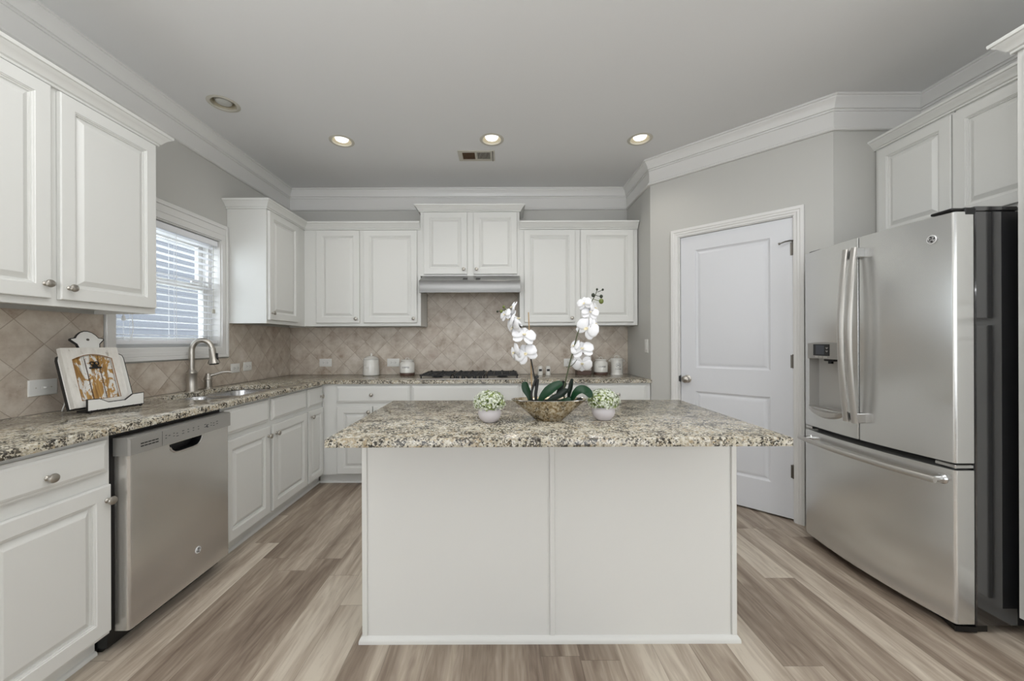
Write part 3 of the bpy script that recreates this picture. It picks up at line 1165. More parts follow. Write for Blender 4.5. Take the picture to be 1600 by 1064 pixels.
# sink
sk = thing('kitchen_sink', 'double-bowl stainless steel sink set under the granite worktop', 'sink', (-1.81, 2.515, ZC - ZT))
t = MB()
zr = -0.0005
bowls = [rounded_rect(-0.205, 0.210, -0.366, -0.020, 0.09, 6), rounded_rect(-0.205, 0.210, 0.008, 0.366, 0.09, 6)]
outer = rounded_rect(-0.225, 0.228, -0.388, 0.388, 0.11, 6)
t.fill([outer] + bowls, XYD, zr)
rim = t.build('rim', M['sinksteel'], sk, weld=False)
for bo in bowls:
    t = MB()
    cx = sum(p[0] for p in bo) / len(bo)
    cy = sum(p[1] for p in bo) / len(bo)
    sc = lambda s, z: [(cx + (x - cx) * s, cy + (y - cy) * s, z) for x, y in bo]
    t.loft([sc(1, zr), sc(0.985, -0.012), sc(0.965, -0.15), sc(0.90, -0.185), sc(0.75, -0.195), sc(0.14, -0.200), sc(0.13, -0.206)], cap0=False)
    t.build('bowl', M['sinksteel'], sk)

# ------------------------------------------------------------------ island
isl = thing('kitchen_island', 'white island cabinet with two flat panels framed by battens', 'island', (0.192, 1.535, 0))
t = MB()
t.box(-0.757, 0.757, 0.0, 0.525, 0.0, BH)
t.build('body', M['cab'], isl)
for cx in (-0.7465, 0.012, 0.7465):
    t = MB()
    t.box(cx - 0.0105, cx + 0.0105, -0.0065, 0.0, 0.030, BH, 0.002, 1)
    t.build('batten', M['cab'], isl)
t = MB()
t.sweep([(-0.757, 0.525), (-0.757, 0.0), (0.757, 0.0), (0.757, 0.525)], [(o, d) for o, d in ((0, 0), (0.0125, 0), (0.0125, 0.010), (0.0105, 0.017), (0.007, 0.021), (0.004, 0.026), (0, 0.028))], XYD)
t.build('base_moulding', M['cab'], isl)
t = MB()
slab(t, [(-0.590, 1.262), (0.972, 1.262), (0.985, 2.092), (-0.599, 2.092)], [], ZC, ZT, 0.004)
o = t.build('island_worktop', M['granite'], angle=50)
tag(o, 'thick speckled granite slab overhanging the white island', 'worktop')

# ------------------------------------------------------------------ dishwasher, local x along the wall, front towards -y
dwm = thing('dishwasher', 'stainless steel dishwasher under the left worktop', 'dishwasher', (XL, 1.479, 0), PI / 2)
DX0, DX1, DF = 0.020, 0.572, -0.655
t = MB()
t.box(0.003, 0.580, -0.585, -0.02, 0.02, 0.862)
t.box(0.003, 0.580, -0.597, -0.585, 0.10, 0.862)
t.build('tub', M['black'], dwm)


def emblem(parent, c, r, tilt=None):
    """round badge lying in the local xz plane, facing -y"""
    e = MB()
    e.lathe([(0.0005, 0), (r, 0), (r, 0.002), (r * 0.86, 0.0035), (r * 0.78, 0.0028), (0.0005, 0.0028)], c, 'y', 28)
    o = e.build('emblem', M['badge'], parent)
    e = MB()
    e.lathe([(0.0005, 0.0028), (r * 0.74, 0.0028), (r * 0.74, 0.0032), (0.0005, 0.0032)], c, 'y', 28)
    e.build('badge_ground', M['black'], o)
    e = MB()
    text_into(e, 'GE', r * 0.92, lambda x, y, z: (c[0] + x, c[1] - 0.0036 - z, c[2] + y), 0.0006)
    for a in range(4):                               # the four curled strokes around the monogram
        b0 = a * PI / 2 + 0.5
        pts = [(c[0] + r * 0.60 * math.cos(b0 + q * 0.22), c[1] - 0.0036, c[2] + r * 0.60 * math.sin(b0 + q * 0.22)) for q in range(6)]
        e.tube(pts, [r * 0.02, r * 0.05, r * 0.06, r * 0.06, r * 0.05, r * 0.02], 6)
    e.build('monogram', M['badge'], o)
    return o


# door skin with the pocket opening
zt0 = 0.768
pk = rounded_rect(0.205, 0.385, 0.722, 0.764, [0.055, 0.004, 0.004, 0.055], 6)
pk = [(min(max(x, 0.205), 0.385), z) for x, z in pk]
pk = [(0.232, 0.724), (0.255, 0.7205), (0.335, 0.7205), (0.360, 0.724), (0.376, 0.735), (0.385, 0.750), (0.389, 0.764), (0.203, 0.764), (0.207, 0.750), (0.216, 0.735)]
R = 0.012
prof = [(DX0, -0.598), (DX0, DF + R)] + [(DX0 + R - R * math.cos(a), DF + R - R * math.sin(a)) for a in (0.5, 1.05)] + [(DX0 + R, DF)]
prof_r = [(DX0 + DX1 - x, y) for x, y in reversed(prof)]
t = MB()
lo = t.fill([[(DX0 + R, 0.078), (DX1 - R, 0.078), (DX1 - R, zt0), (DX0 + R, zt0)], pk], lambda a, b, d: (a, d, b), DF)
for pr in (prof, prof_r):
    t.loft([[(x, y, 0.078) for x, y in pr], [(x, y, zt0) for x, y in pr]], closed=False)
t.face([(x, y, 0.078) for x, y in prof + prof_r])
t.face([(x, y, zt0) for x, y in prof + prof_r])
door = t.build('door_panel', M['steel'], dwm, weld=True)
t = MB()
ins = lambda k, y: [(0.296 + (x - 0.296) * k, y, 0.745 + (z - 0.745) * k) for x, z in pk]
t.loft([ins(1.0, DF), ins(0.97, DF + 0.008), ins(0.86, DF + 0.040)], cap0=False, cap1=True)
t.build('handle_pocket', M['black'], door)
t = MB()
t.tube([(x, DF - 0.001, z) for x, z in pk[8:] + pk[:7]], 0.0035, 8)
t.build('pocket_lip', M['steel_sat'], door)
emblem(door, (0.360, DF, 0.212), 0.0165)
t = MB()
CF = DF - 0.008
t.prism([(DX0 - 0.006, -0.598), (DX0 - 0.006, CF + 0.006), (DX0, CF), (DX1, CF), (DX1 + 0.006, CF + 0.006), (DX1 + 0.006, -0.598)], 0.770, 0.836, XYD)
t.prism([(DX0 - 0.006, -0.598), (DX0 - 0.006, CF + 0.008), (DX0, CF + 0.004), (DX1, CF + 0.004), (DX1 + 0.006, CF + 0.008), (DX1 + 0.006, -0.598)], 0.836, 0.842, XYD)
cp = t.build('control_panel', M['panel_grey'], dwm)
t = MB()
for zz in (0.796, 0.807):
    for i in range(5):
        x = 0.062 + i * 0.0165
        t.box(x, x + 0.0135, CF - 0.0008, CF + 0.002, zz - 0.0022, zz + 0.0022)
t.build('vent_slot', M['black'], cp)
def mark(x0, x1, z0, z1):
    m_ = MB()
    m_.box(x0, x1, CF - 0.0006, CF + 0.001, z0, z1)
    m_.build('printed_mark', M['dark'], cp)


mark(0.1595, 0.1605, 0.772, 0.834)
rnd = random.Random(4)
for x0, n in ((0.175, 3), (0.215, 4), (0.262, 2), (0.292, 2), (0.322, 2), (0.352, 2), (0.392, 4), (0.432, 4), (0.470, 2)):
    for i in range(n):
        zz = 0.812 - (i % 2) * 0.012 - (0.004 if i > 1 else 0)
        xx = x0 + (i // 2) * 0.016
        mark(xx, xx + rnd.uniform(0.006, 0.012), zz - 0.0013, zz + 0.0013)
t = MB()
t.prism([(0.402, 0.798), (0.414, 0.798), (0.408, 0.810)], CF - 0.0006, CF + 0.001, lambda a, b, d: (a, d, b))
t.build('printed_mark', M['dark'], cp)
t = MB()
t.box(0.008, 0.574, -0.560, -0.540, 0.004, 0.074)
t.box(0.008, 0.574, -0.566, -0.540, 0.055, 0.074)
t.build('toe_panel', M['black'], dwm)

# ------------------------------------------------------------------ refrigerator (faces left), local x from far to near
FX, FY = 2.62, 2.347
fz = thing('refrigerator', 'stainless french-door refrigerator with black sides at the right', 'refrigerator', (FX, FY, 0), -PI / 2)
FWD = 0.782
FC = lambda x: -0.740 - 0.035 * (1 - ((x - FWD / 2) / (FWD / 2)) ** 2)      # bowed front
YBK = -0.664
t = MB()
t.box(0.004, FWD - 0.004, -0.655, -0.03, 0.03, 1.752, 0.004, 1)
t.build('cabinet_case', M['black_gloss'], fz)
t = MB()
t.box(0.004, FWD - 0.003, -0.655, -0.48, 1.7525, 1.772, 0.003, 1)
t.build('top_cover', M['black_gloss'], fz)
t = MB()
t.box(0.012, FWD - 0.012, -0.700, -0.60, 0.003, 0.030)
t.prism([(FWD - 0.10, -0.70), (FWD - 0.012, -0.735), (FWD - 0.002, -0.655), (FWD - 0.1, -0.6)], 0.006, 0.028, XYD)
t.build('base_grille', M['black'], fz)
for x in (0.06, FWD - 0.06):
    for y in (-0.62, -0.08):
        t = MB()
        t.cyl((x, y, 0.0), (x, y, 0.03), 0.018, seg=14)
        t.build('foot', M['black'], fz)


def fridge_outline(x0, x1, r0, r1, n=14):
    """plan outline of a door: back left, front curve, back right"""
    pts = [(x0, YBK), (x0, FC(x0) + r0)]
    for a in (0.35, 0.8, 1.2):
        pts.append((x0 + r0 - r0 * math.cos(a), FC(x0 + r0) + r0 - r0 * math.sin(a)))
    for i in range(n + 1):
        x = x0 + r0 + (x1 - r1 - x0 - r0) * i / n
        pts.append((x, FC(x)))
    for a in (1.2, 0.8, 0.35):
        pts.append((x1 - r1 + r1 * math.cos(a), FC(x1 - r1) + r1 - r1 * math.sin(a)))
    pts += [(x1, FC(x1) + r1), (x1, YBK)]
    return pts


def fridge_door(name, x0, x1, z0, z1, r0, r1):
    mb = MB()
    o = fridge_outline(x0, x1, r0, r1)
    mb.loft([[(x, y, z) for x, y in o] for z in (z0, z1)])
    return mb.build(name, M['steel_v'], fz, angle=40)


ZS, ZTOP = 0.706, 1.748
# left door has the dispenser recess
RX0, RX1, RZ0, RZ1 = 0.045, 0.300, 0.822, 1.112
mb = MB()
xl0, xl1, rr = 0.003, 0.3885, 0.010
o = fridge_outline(xl0, xl1, rr, 0.004)
front_pts = [p for p in o if True]
xs = [p[0] for p in o[1:-1]]
loop = o[:]
# insert the recess borders in the outline
def ins_x(lp, x):
    for i in range(2, len(lp) - 2):
        if lp[i][0] < x < lp[i + 1][0]:
            return lp[:i + 1] + [(x, FC(x))] + lp[i + 1:]
    return lp
loop = ins_x(ins_x(loop, RX0), RX1)
zb = [ZS, RZ0, RZ1, ZTOP]
for k_ in range(3):
    for i in range(len(loop)):
        p, q = loop[i], loop[(i + 1) % len(loop)]
        if k_ == 1 and RX0 - 1e-6 <= min(p[0], q[0]) and max(p[0], q[0]) <= RX1 + 1e-6 and p[1] < -0.70 and q[1] < -0.70:
            continue
        mb.face([(p[0], p[1], zb[k_]), (q[0], q[1], zb[k_]), (q[0], q[1], zb[k_ + 1]), (p[0], p[1], zb[k_ + 1])])
mb.face([(x, y, ZS) for x, y in loop])
mb.face([(x, y, ZTOP) for x, y in loop])
ld = mb.build('door', M['steel_v'], fz, angle=40)
# recess liner
rec = [p for p in loop if RX0 - 1e-6 <= p[0] <= RX1 + 1e-6 and p[1] < -0.70]
mb = MB()
bk = [(x, -0.690 + 0.020 * (1 - ((x - 0.17) / 0.13) ** 2)) for x, y in rec]
mb.loft([[(x, y, z) for x, y in bk] for z in (RZ0, RZ1)], closed=False)
mb.loft([[(x, y, RZ0) for x, y in rec], [(x, y, RZ0) for x, y in bk]], closed=False)
mb.loft([[(x, y, RZ1) for x, y in rec], [(x, y, RZ1) for x, y in bk]], closed=False)
for i in (0, -1):
    mb.face([(rec[i][0], rec[i][1], RZ0), (bk[i][0], bk[i][1], RZ0), (bk[i][0], bk[i][1], RZ1), (rec[i][0], rec[i][1], RZ1)])
mb.build('dispenser_recess', M['recess'], ld, angle=40)


def bow_plate(name, x0, x1, z0, z1, out, mat, parent, n=8, top=None):
    """plate following the bowed front; top(x) raises its upper edge"""
    mb = MB()
    rings = []
    for i in range(n + 1):
        x = x0 + (x1 - x0) * i / n
        zt = z1 + (top(x) if top else 0)
        y = FC(x)
        rings.append([(x, y + 0.004, z0), (x, y - out, z0), (x, y - out, zt), (x, y + 0.004, zt)])
    mb.loft(rings)
    return mb.build(name, mat, parent, angle=40)


bow_plate('dispenser_fascia', 0.036, 0.308, 1.112, 1.200, 0.0035, M['panel_grey'], ld, top=lambda x: 0.008 * (1 - ((x - 0.17) / 0.14) ** 2))
disp = bow_plate('display', 0.088, 0.214, 1.130, 1.196, 0.0055, M['black'], ld)
bow_plate('screen', 0.110, 0.178, 1.138, 1.190, 0.0063, M['screen'], disp)
for zz in (1.178, 1.160):
    mb = MB()
    mb.prism([(0.188, zz), (0.206, zz), (0.197, zz - 0.010)], FC(0.2) - 0.0066, FC(0.2) - 0.005, lambda a, b, d: (a, d, b))
    mb.build('arrow_button', M['panel_grey'], disp)
for bx_ in (0.105, 0.138, 0.171):
    bow_plate('dispenser_button', bx_, bx_ + 0.026, 1.118, 1.127, 0.0065, M['steel_sat'], ld, 2)
mb = MB()
mb.box(0.130, 0.200, -0.735, -0.70, 1.098, 1.1115, 0.004, 1)
mb.cyl((0.165, -0.722, 1.084), (0.165, -0.722, 1.100), 0.012, seg=14)
mb.build('nozzle', M['black'], ld)
mb = MB()
mb.box(0.232, 0.272, -0.722, -0.700, 0.975, 1.090, 0.006, 2)
mb.build('dispenser_paddle', M['panel_grey'], ld)
mb = MB()
rg = []
for i in range(11):
    x = RX0 - 0.008 + (RX1 + 0.012 - RX0) * i / 10
    y = FC(x)
    s = math.sin(PI * i / 10) ** 0.7
    rg.append([(x, y + 0.02, RZ0 + 0.006), (x, y - 0.002 - 0.016 * s, RZ0 + 0.004 - 0.018 * s), (x, y - 0.002 - 0.015 * s, RZ0 - 0.010 - 0.030 * s), (x, y + 0.002, RZ0 - 0.018 - 0.034 * s)])
mb.loft(rg)
mb.build('drip_tray', M['steel_sat'], ld, angle=40)
mb = MB()
mb.lathe([(0.0005, 0), (0.005, 0), (0.005, 0.002), (0.0005, 0.003)], (0.252, -0.705, 0.950), 'y', 12)
mb.build('lock_button', M['chrome'], ld)
mb = MB()
mb.lathe([(0.0005, 0), (0.005, 0), (0.005, 0.002), (0.0005, 0.003)], (0.252, -0.705, 0.936), 'y', 12)
mb.build('lock_button', M['chrome'], ld)

rd = fridge_door('door', 0.3945, 0.779, ZS, ZTOP, 0.004, 0.012)
emblem(rd, (0.706, FC(0.706) - 0.0005, 1.652), 0.0195)
dw = fridge_door('freezer_drawer', 0.003, 0.779, 0.040, 0.676, 0.010, 0.012)


def pull(parent, x):
    mb = MB()
    n = 22
    rg = []
    for i in range(n + 1):
        q = i / n
        z = 0.795 + (1.690 - 0.795) * q
        out = 0.046 + 0.030 * math.sin(PI * q)
        yc = FC(x) - out
        hw, ht = 0.0150, 0.008
        rg.append([(x + hw * a, yc + ht * b, z) for a, b in ((-1, 0.7), (-1, -0.3), (-0.6, -0.9), (0, -1.1), (0.6, -0.9), (1, -0.3), (1, 0.7), (0, 1))])
    mb.loft(rg)
    o = mb.build('door_handle', M['steel_sat'], parent, angle=50)
    for z0, z1 in ((0.797, 0.845), (1.640, 1.688)):
        mb = MB()
        mb.box(x - 0.011, x + 0.011, FC(x) - 0.045, FC(x) + 0.002, z0, z1, 0.003, 1)
        mb.build('handle_bracket', M['chrome'], o)


pull(ld, 0.368)
pull(rd, 0.415)
mb = MB()
n = 24
rg = []
for i in range(n + 1):
    x = 0.022 + (0.752 - 0.022) * i / n
    yc = FC(x) - 0.050 - 0.006 * math.sin(PI * i / n)
    rg.append([(x, yc + 0.009 * math.cos(2 * PI * a / 12), 0.628 + 0.0135 * math.sin(2 * PI * a / 12)) for a in range(12)])
mb.loft(rg)
o = mb.build('door_handle', M['steel_sat'], dw, angle=50)
for x in (0.050, 0.735):
    mb = MB()
    mb.cyl((x, FC(x) + 0.003, 0.628), (x, FC(x) - 0.048, 0.628), 0.014, 0.011, 16)
    mb.cyl((x, FC(x) + 0.002, 0.628), (x, FC(x) - 0.006, 0.628), 0.022, 0.016, 16)
    mb.build('handle_bracket', M['chrome'], o)
mb = MB()
mb.box(FWD - 0.085, FWD - 0.004, -0.752, -0.56, 1.7525, 1.764, 0.004, 1)
mb.box(FWD - 0.030, FWD - 0.001, -0.700, -0.655, 1.735, 1.766, 0.004, 1)
mb.build('top_hinge_cover', M['black'], fz)
mb = MB()
mb.box(0.004, 0.085, -0.715, -0.60, 1.7525, 1.764, 0.004, 1)
mb.build('top_hinge_cover', M['black'], fz)
for x0, x1 in ((0.70, 0.776), (0.004, 0.05)):
    mb = MB()
    mb.box(x0, x1, -0.738, -0.66, 0.682, 0.698, 0.003, 1)
    mb.build('middle_hinge', M['chrome'], fz)
mb = MB()
mb.box(0.006, FWD - 0.006, -0.6635, -0.6555, 0.050, 1.745)
mb.build('door_gasket', M['black'], fz)

# ------------------------------------------------------------------ range hood
hd = thing('range_hood', 'slim stainless range hood under the short wall cabinet', 'range hood', (-0.7180, YB, 1.650), 0)
t = MB()
hw = 0.8880
pr = [(-0.496, 0.0), (-0.503, 0.002), (-0.503, 0.102), (-0.500, 0.107), (-0.330, 0.1745), (-0.009, 0.1745), (-0.009, 0.076), (-0.490, 0.076), (-0.490, 0.0)]
t.loft([[(x, y, z) for y, z in pr] for x in (0, hw)])
for x in (0, hw - 0.012):
    t.prism([(-0.490, 0.0), (-0.490, 0.076), (-0.009, 0.076), (-0.009, 0.070), (-0.30, 0.020)], x, x + 0.012, lambda p, q, d: (d, p, q))
t.build('hood_shell', M['steel_hood'], hd)
t = MB()
t.box(0.03, hw - 0.03, -0.470, -0.06, 0.071, 0.0755)
t.build('filter_panel', M['panel_grey'], hd)
for x in (0.40, 0.515):
    t = MB()
    t.prism([(x - 0.020, 0.012), (x + 0.020, 0.012), (x + 0.020, 0.034), (x - 0.020, 0.034)], 0, 0.003, lambda a, b, d: (a, -0.500 + b * 2.52, 0.107 + b + 0.001 + d * 0.5))
    t.build('switch', M['black'], hd)

# ------------------------------------------------------------------ cooktop
ck = thing('cooktop', 'gas cooktop with black cast iron grates under the hood', 'cooktop', (-0.280, 3.495, ZC), 0)
t = MB()
t.box(-0.450, 0.450, -0.250, 0.250, 0.0002, 0.008, 0.003, 2)
t.build('tray', M['steel_sat'], ck)
for gx0, gx1 in ((-0.430, -0.148), (-0.140, 0.140), (0.148, 0.430)):
    t = MB()
    b = 0.005
    zt = 0.040
    for y in (-0.205, 0.215):
        t.box(gx0, gx1, y - b, y + b, zt - 0.012, zt, 0.002, 1)
    for x in (gx0 + b, gx1 - b):
        t.box(x - b, x + b, -0.21, 0.22, zt - 0.012, zt, 0.002, 1)
    for i in range(1, 4):
        x = gx0 + (gx1 - gx0) * i / 4
        t.box(x - 0.004, x + 0.004, -0.20, 0.21, zt - 0.010, zt + 0.002)
    for y in (-0.10, 0.005, 0.11):
        t.box(gx0 + 0.01, gx1 - 0.01, y - 0.004, y + 0.004, zt - 0.010, zt + 0.003)
    for x in (gx0 + 0.012, gx1 - 0.012):
        for y in (-0.198, 0.208):
            t.cyl((x, y, 0.008), (x, y, zt), 0.007, 0.005, 8)
    for x in (gx0 + 0.03, (gx0 + gx1) / 2, gx1 - 0.03):
        t.box(x - 0.010, x + 0.010, 0.200, 0.214, zt, zt + 0.008, 0.003, 1)
    t.build('grate', M['iron'], ck)
for x, y, r in ((-0.29, -0.09, 0.04), (-0.29, 0.11, 0.033), (0.0, 0.02, 0.05), (0.29, -0.09, 0.04), (0.29, 0.11, 0.033)):
    t = MB()
    t.lathe([(r * 1.3, 0.008), (r * 1.25, 0.013), (r, 0.014), (r, 0.024), (0.0005, 0.026)], (x, y, 0), 'z', 20)
    t.build('burner', M['iron'], ck)
for i in range(5):
    t = MB()
    t.lathe([(0.016, 0.008), (0.015, 0.026), (0.0005, 0.027)], (-0.10 + i * 0.05, -0.215 + 0.018, 0), 'z', 14)
    t.build('control_knob', M['black'], ck)

# ------------------------------------------------------------------ faucet and soap dispenser
fc = thing('faucet', 'tall brushed nickel gooseneck faucet behind the sink', 'faucet', (-2.066, 2.530, ZC), 0)
t = MB()
t.lathe([(0.034, 0.0), (0.034, 0.004), (0.031, 0.010), (0.030, 0.116), (0.032, 0.122), (0.030, 0.128), (0.019, 0.142), (0.0165, 0.148)], seg=28)
t.build('base_body', M['nickel'], fc)
dx, dy = 0.93, 0.37         # the spout reaches over the bowl
pts = [(0, 0, 0.140), (0, 0, 0.20), (0, 0, 0.27)]
Rr = 0.057
for i in range(1, 15):
    a = PI - PI * 0.93 * i / 14
    q = Rr + Rr * math.cos(a)
    pts.append((q * dx, q * dy, 0.27 + Rr * math.sin(a) * 1.25))
t = MB()
t.tube(pts, 0.0165, 18)
t.build('spout', M['nickel'], fc)
e = Vector(pts[-1])
dn = Vector((0.10 * dx, 0.10 * dy, -1)).normalized()
t = MB()
P = [e + dn * s for s in (-0.004, 0.0, 0.004, 0.066, 0.092, 0.103, 0.105)]
t.tube(P, [0.0165, 0.019, 0.0195, 0.0225, 0.033, 0.035, 0.012], 20)
t.build('spray_head', M['nickel'], fc)
t = MB()
s = e + dn * 0.103
t.tube([s, s + dn * 0.008], [0.030, 0.026], 18)
t.box(s.x + 0.012, s.x + 0.026, s.y - 0.006, s.y + 0.006, s.z + 0.018, s.z + 0.070, 0.003, 1)
t.build('spray_face', M['black'], fc)

sp = thing('soap_pump', 'short brushed nickel soap pump right of the faucet', 'soap dispenser', (-2.064, 2.668, ZC), 0)
t = MB()
t.lathe([(0.029, 0.0), (0.029, 0.004), (0.024, 0.010), (0.0225, 0.062), (0.027, 0.066), (0.027, 0.072), (0.022, 0.080), (0.0155, 0.100), (0.0155, 0.108), (0.0005, 0.110)], seg=24)
t.build('pump_body', M['nickel'], sp)
t = MB()
t.tube([(0.006, 0.003, 0.090), (0.035, 0.022, 0.100), (0.070, 0.045, 0.114), (0.098, 0.063, 0.115), (0.114, 0.074, 0.109)], [0.0105, 0.0085, 0.0075, 0.007, 0.0065], 12)
t.build('pump_spout', M['nickel'], sp)

# ------------------------------------------------------------------ wall plates
def plate(label, cat, loc, rot, w, h, kind):
    name = {'outlet': 'wall_outlet', 'switch': 'light_switch', 'rocker': 'light_switch', 'blank': 'wall_outlet'}[kind]
    r = thing(name, label, cat, loc, rot)
    t = MB()
    t.rects(-w / 2, w / 2, -h / 2, h / 2, [(0, 0.0002), (0, 0.003), (0.003, 0.006), (0.005, 0.0065)])
    t.build('cover_plate', M['plate'], r)
    if kind == 'outlet':
        for sx in (-0.0205, 0.0205):
            t = MB()
            t.lathe([(0.0005, 0.0065), (0.0165, 0.0065), (0.0165, 0.0080), (0.0005, 0.0085)], (sx, 0, 0), 'y', 24)
            s = t.build('socket', M['plate'], r)
            t = MB()
            for q in (-0.006, 0.006):
                t.box(sx - 0.004, sx + 0.004, -0.0090, -0.0075, q - 0.001, q + 0.001)
            t.cyl((sx + 0.0085, -0.0075, 0), (sx + 0.0085, -0.0090, 0), 0.002, seg=10)
            t.build('slot', M['dark'], s)
    elif kind == 'switch':
        t = MB()
        t.box(-0.010, 0.010, -0.0075, -0.005, -0.0055, 0.0055, 0.001, 1)
        t.box(-0.002, 0.008, -0.017, -0.006, -0.004, 0.004, 0.002, 1)
        t.build('toggle', M['plate'], r)
    else:
        t = MB()
        t.box(-0.017, 0.017, -0.0095, -0.006, -0.033, 0.033, 0.002, 1)
        t.build('rocker', M['plate'], r)
    for sx in ((0,) if kind == 'outlet' or w < h else (-0.030, 0.030)):
        for sz in ((0,) if w > h else (-0.042, 0.042)):
            t = MB()
            t.lathe([(0.0005, 0.0064), (0.003, 0.0064), (0.003, 0.0074), (0.0005, 0.0076)], (sx if kind != 'outlet' else 0, 0, sz), 'y', 10)
            t.build('screw', M['can'], r)
    return r


TF = YB - 0.0082
plate('white wall outlet on the back tiles left of the plain lidded canister', 'outlet', (-1.766, TF, 1.014), 0, 0.122, 0.078, 'outlet')
plate('white wall outlet between the two canisters left of the cooktop', 'outlet', (-1.085, TF, 1.013), 0, 0.122, 0.080, 'outlet')
plate('white wall outlet behind the right orchid stem', 'outlet', (0.690, TF, 1.008), 0, 0.120, 0.078, 'outlet')
XF = XL + 0.0083
plate('white light switch on the tiles left of the recipe stand', 'switch', (XF, 1.752, 1.013), PI / 2, 0.112, 0.074, 'switch')
plate('white wall plate by the faucet, nearer the window', 'outlet', (XF, 3.020, 1.015), PI / 2, 0.100, 0.072, 'outlet')
plate('white wall plate by the faucet, nearer the corner', 'outlet', (XF, 3.166, 1.020), PI / 2, 0.100, 0.072, 'outlet')
plate('white rocker light switch on the grey wall by the pantry door', 'switch', (PX - 0.0002, 3.318, 1.176), -PI / 2, 0.070, 0.118, 'rocker')

# ------------------------------------------------------------------ canisters and shakers on the back worktop
def loop_handle(mb, w, h, z, r=0.0035):
    pts = [(-w, 0, z)] + [(w * math.cos(PI - PI * i / 8), 0, z + h * (0.35 + 0.65 * math.sin(PI * i / 8))) for i in range(9)] + [(w, 0, z)]
    mb.tube(pts, r, 8)


def curved_text(parent, s, size, R, z, mat, name='lettering', depth=0.0006, thick=0.001, a0=0.0):
    mb = MB()
    text_into(mb, s, size, lambda x, y, d: ((R + depth + d) * math.sin(x / R + a0), -(R + depth + d) * math.cos(x / R + a0), z + y), thick)
    return mb.build(name, M[mat], parent)


r = thing('canister', 'plain white lidded canister with round knob, left of the cooktop', 'canister', (-1.277, 3.722, ZC), 0, 'kitchen canisters on the back worktop')
t = MB()
t.lathe([(0.0005, 0), (0.070, 0), (0.077, 0.006), (0.0785, 0.018), (0.0765, 0.07), (0.0715, 0.148), (0.069, 0.154), (0.0005, 0.155)], seg=40)
t.build('jar', M['ceramic'], r)
t = MB()
t.lathe([(0.0005, 0.1555), (0.071, 0.1555), (0.073, 0.160), (0.068, 0.166), (0.052, 0.180), (0.030, 0.188), (0.009, 0.190), (0.007, 0.195), (0.010, 0.202), (0.0105, 0.208), (0.006, 0.214), (0.0005, 0.2145)], seg=40)
t.build('lid', M['ceramic'], r)
curved_text(r, 'SUGAR', 0.036, 0.0765, 0.076, 'ceramic', depth=0.0, thick=0.004)


def wood_jar(label, x, rr, txt):
    r = thing('canister', label, 'canister', (x, 3.700, ZC), 0, 'kitchen canisters on the back worktop')
    t = MB()
    t.lathe([(0.0005, 0), (rr, 0), (rr + 0.001, 0.002), (rr + 0.001, 0.022), (rr - 0.001, 0.025), (0.0005, 0.0255)], seg=40)
    t.build('wooden_base', M['walnut'], r)
    t = MB()
    t.lathe([(0.0005, 0.026), (rr - 0.003, 0.026), (rr, 0.030), (rr, 0.112), (rr - 0.004, 0.122), (rr - 0.013, 0.130), (rr - 0.016, 0.136), (rr - 0.016, 0.141), (0.0005, 0.1415)], seg=40)
    t.build('jar', M['ceramic'], r)
    t = MB()
    t.lathe([(0.0005, 0.142), (rr - 0.010, 0.142), (rr - 0.009, 0.146), (rr - 0.012, 0.151), (rr - 0.03, 0.155), (0.0005, 0.156)], seg=40)
    loop_handle(t, 0.016, 0.017, 0.154)
    t.build('lid', M['ceramic'], r)
    curved_text(r, txt, 0.021, rr, 0.080, 'dark')


wood_jar('white canister lettered COFFEE on a dark wooden base, beside the cooktop', -0.917, 0.071, 'COFFEE')
wood_jar('white canister lettered COFFEE on a dark wooden base, right of the orchid', 0.972, 0.066, 'COFFEE')

r = thing('canister', 'tall white canister with side handles and round emblem at the right end', 'canister', (1.132, 3.715, ZC), 0, 'kitchen canisters on the back worktop')
t = MB()
t.lathe([(0.0005, 0), (0.060, 0), (0.060, 0.006), (0.056, 0.012), (0.055, 0.030), (0.055, 0.138), (0.058, 0.142), (0.058, 0.147), (0.0005, 0.148)], seg=40)
for s in (-1, 1):
    t.tube([(s * 0.054, 0, 0.128), (s * 0.072, 0, 0.128), (s * 0.078, 0, 0.134), (s * 0.072, 0, 0.141), (s * 0.054, 0, 0.141)], 0.004, 8)
t.build('jar', M['ceramic'], r)
t = MB()
t.lathe([(0.0005, 0.1485), (0.060, 0.1485), (0.060, 0.153), (0.056, 0.158), (0.030, 0.164), (0.0005, 0.165)], seg=40)
loop_handle(t, 0.022, 0.024, 0.160, 0.004)
t.build('lid', M['ceramic'], r)
t = MB()
ez, er = 0.093, 0.021
Rj = 0.0556
bend = lambda x, z: (Rj * math.sin(x / Rj), -Rj * math.cos(x / Rj), z)
t.tube([bend(er * math.cos(2 * PI * i / 28), ez + er * math.sin(2 * PI * i / 28)) for i in range(29)], 0.0009, 6)
for s in (-1, 1):
    t.tube([bend(s * (0.004 + 0.010 * i / 6), ez + 0.013 * math.sin(PI * i / 6) - 0.002 * i) for i in range(7)], 0.0012, 6)
text_into(t, 'G', 0.018, lambda x, y, d: ((Rj + d) * math.sin(x / Rj), -(Rj + d) * math.cos(x / Rj), ez - 0.002 + y), 0.001)
t.build('emblem', M['dark'], r)
curved_text(r, 'COOKIES', 0.0145, 0.055, 0.056, 'dark')

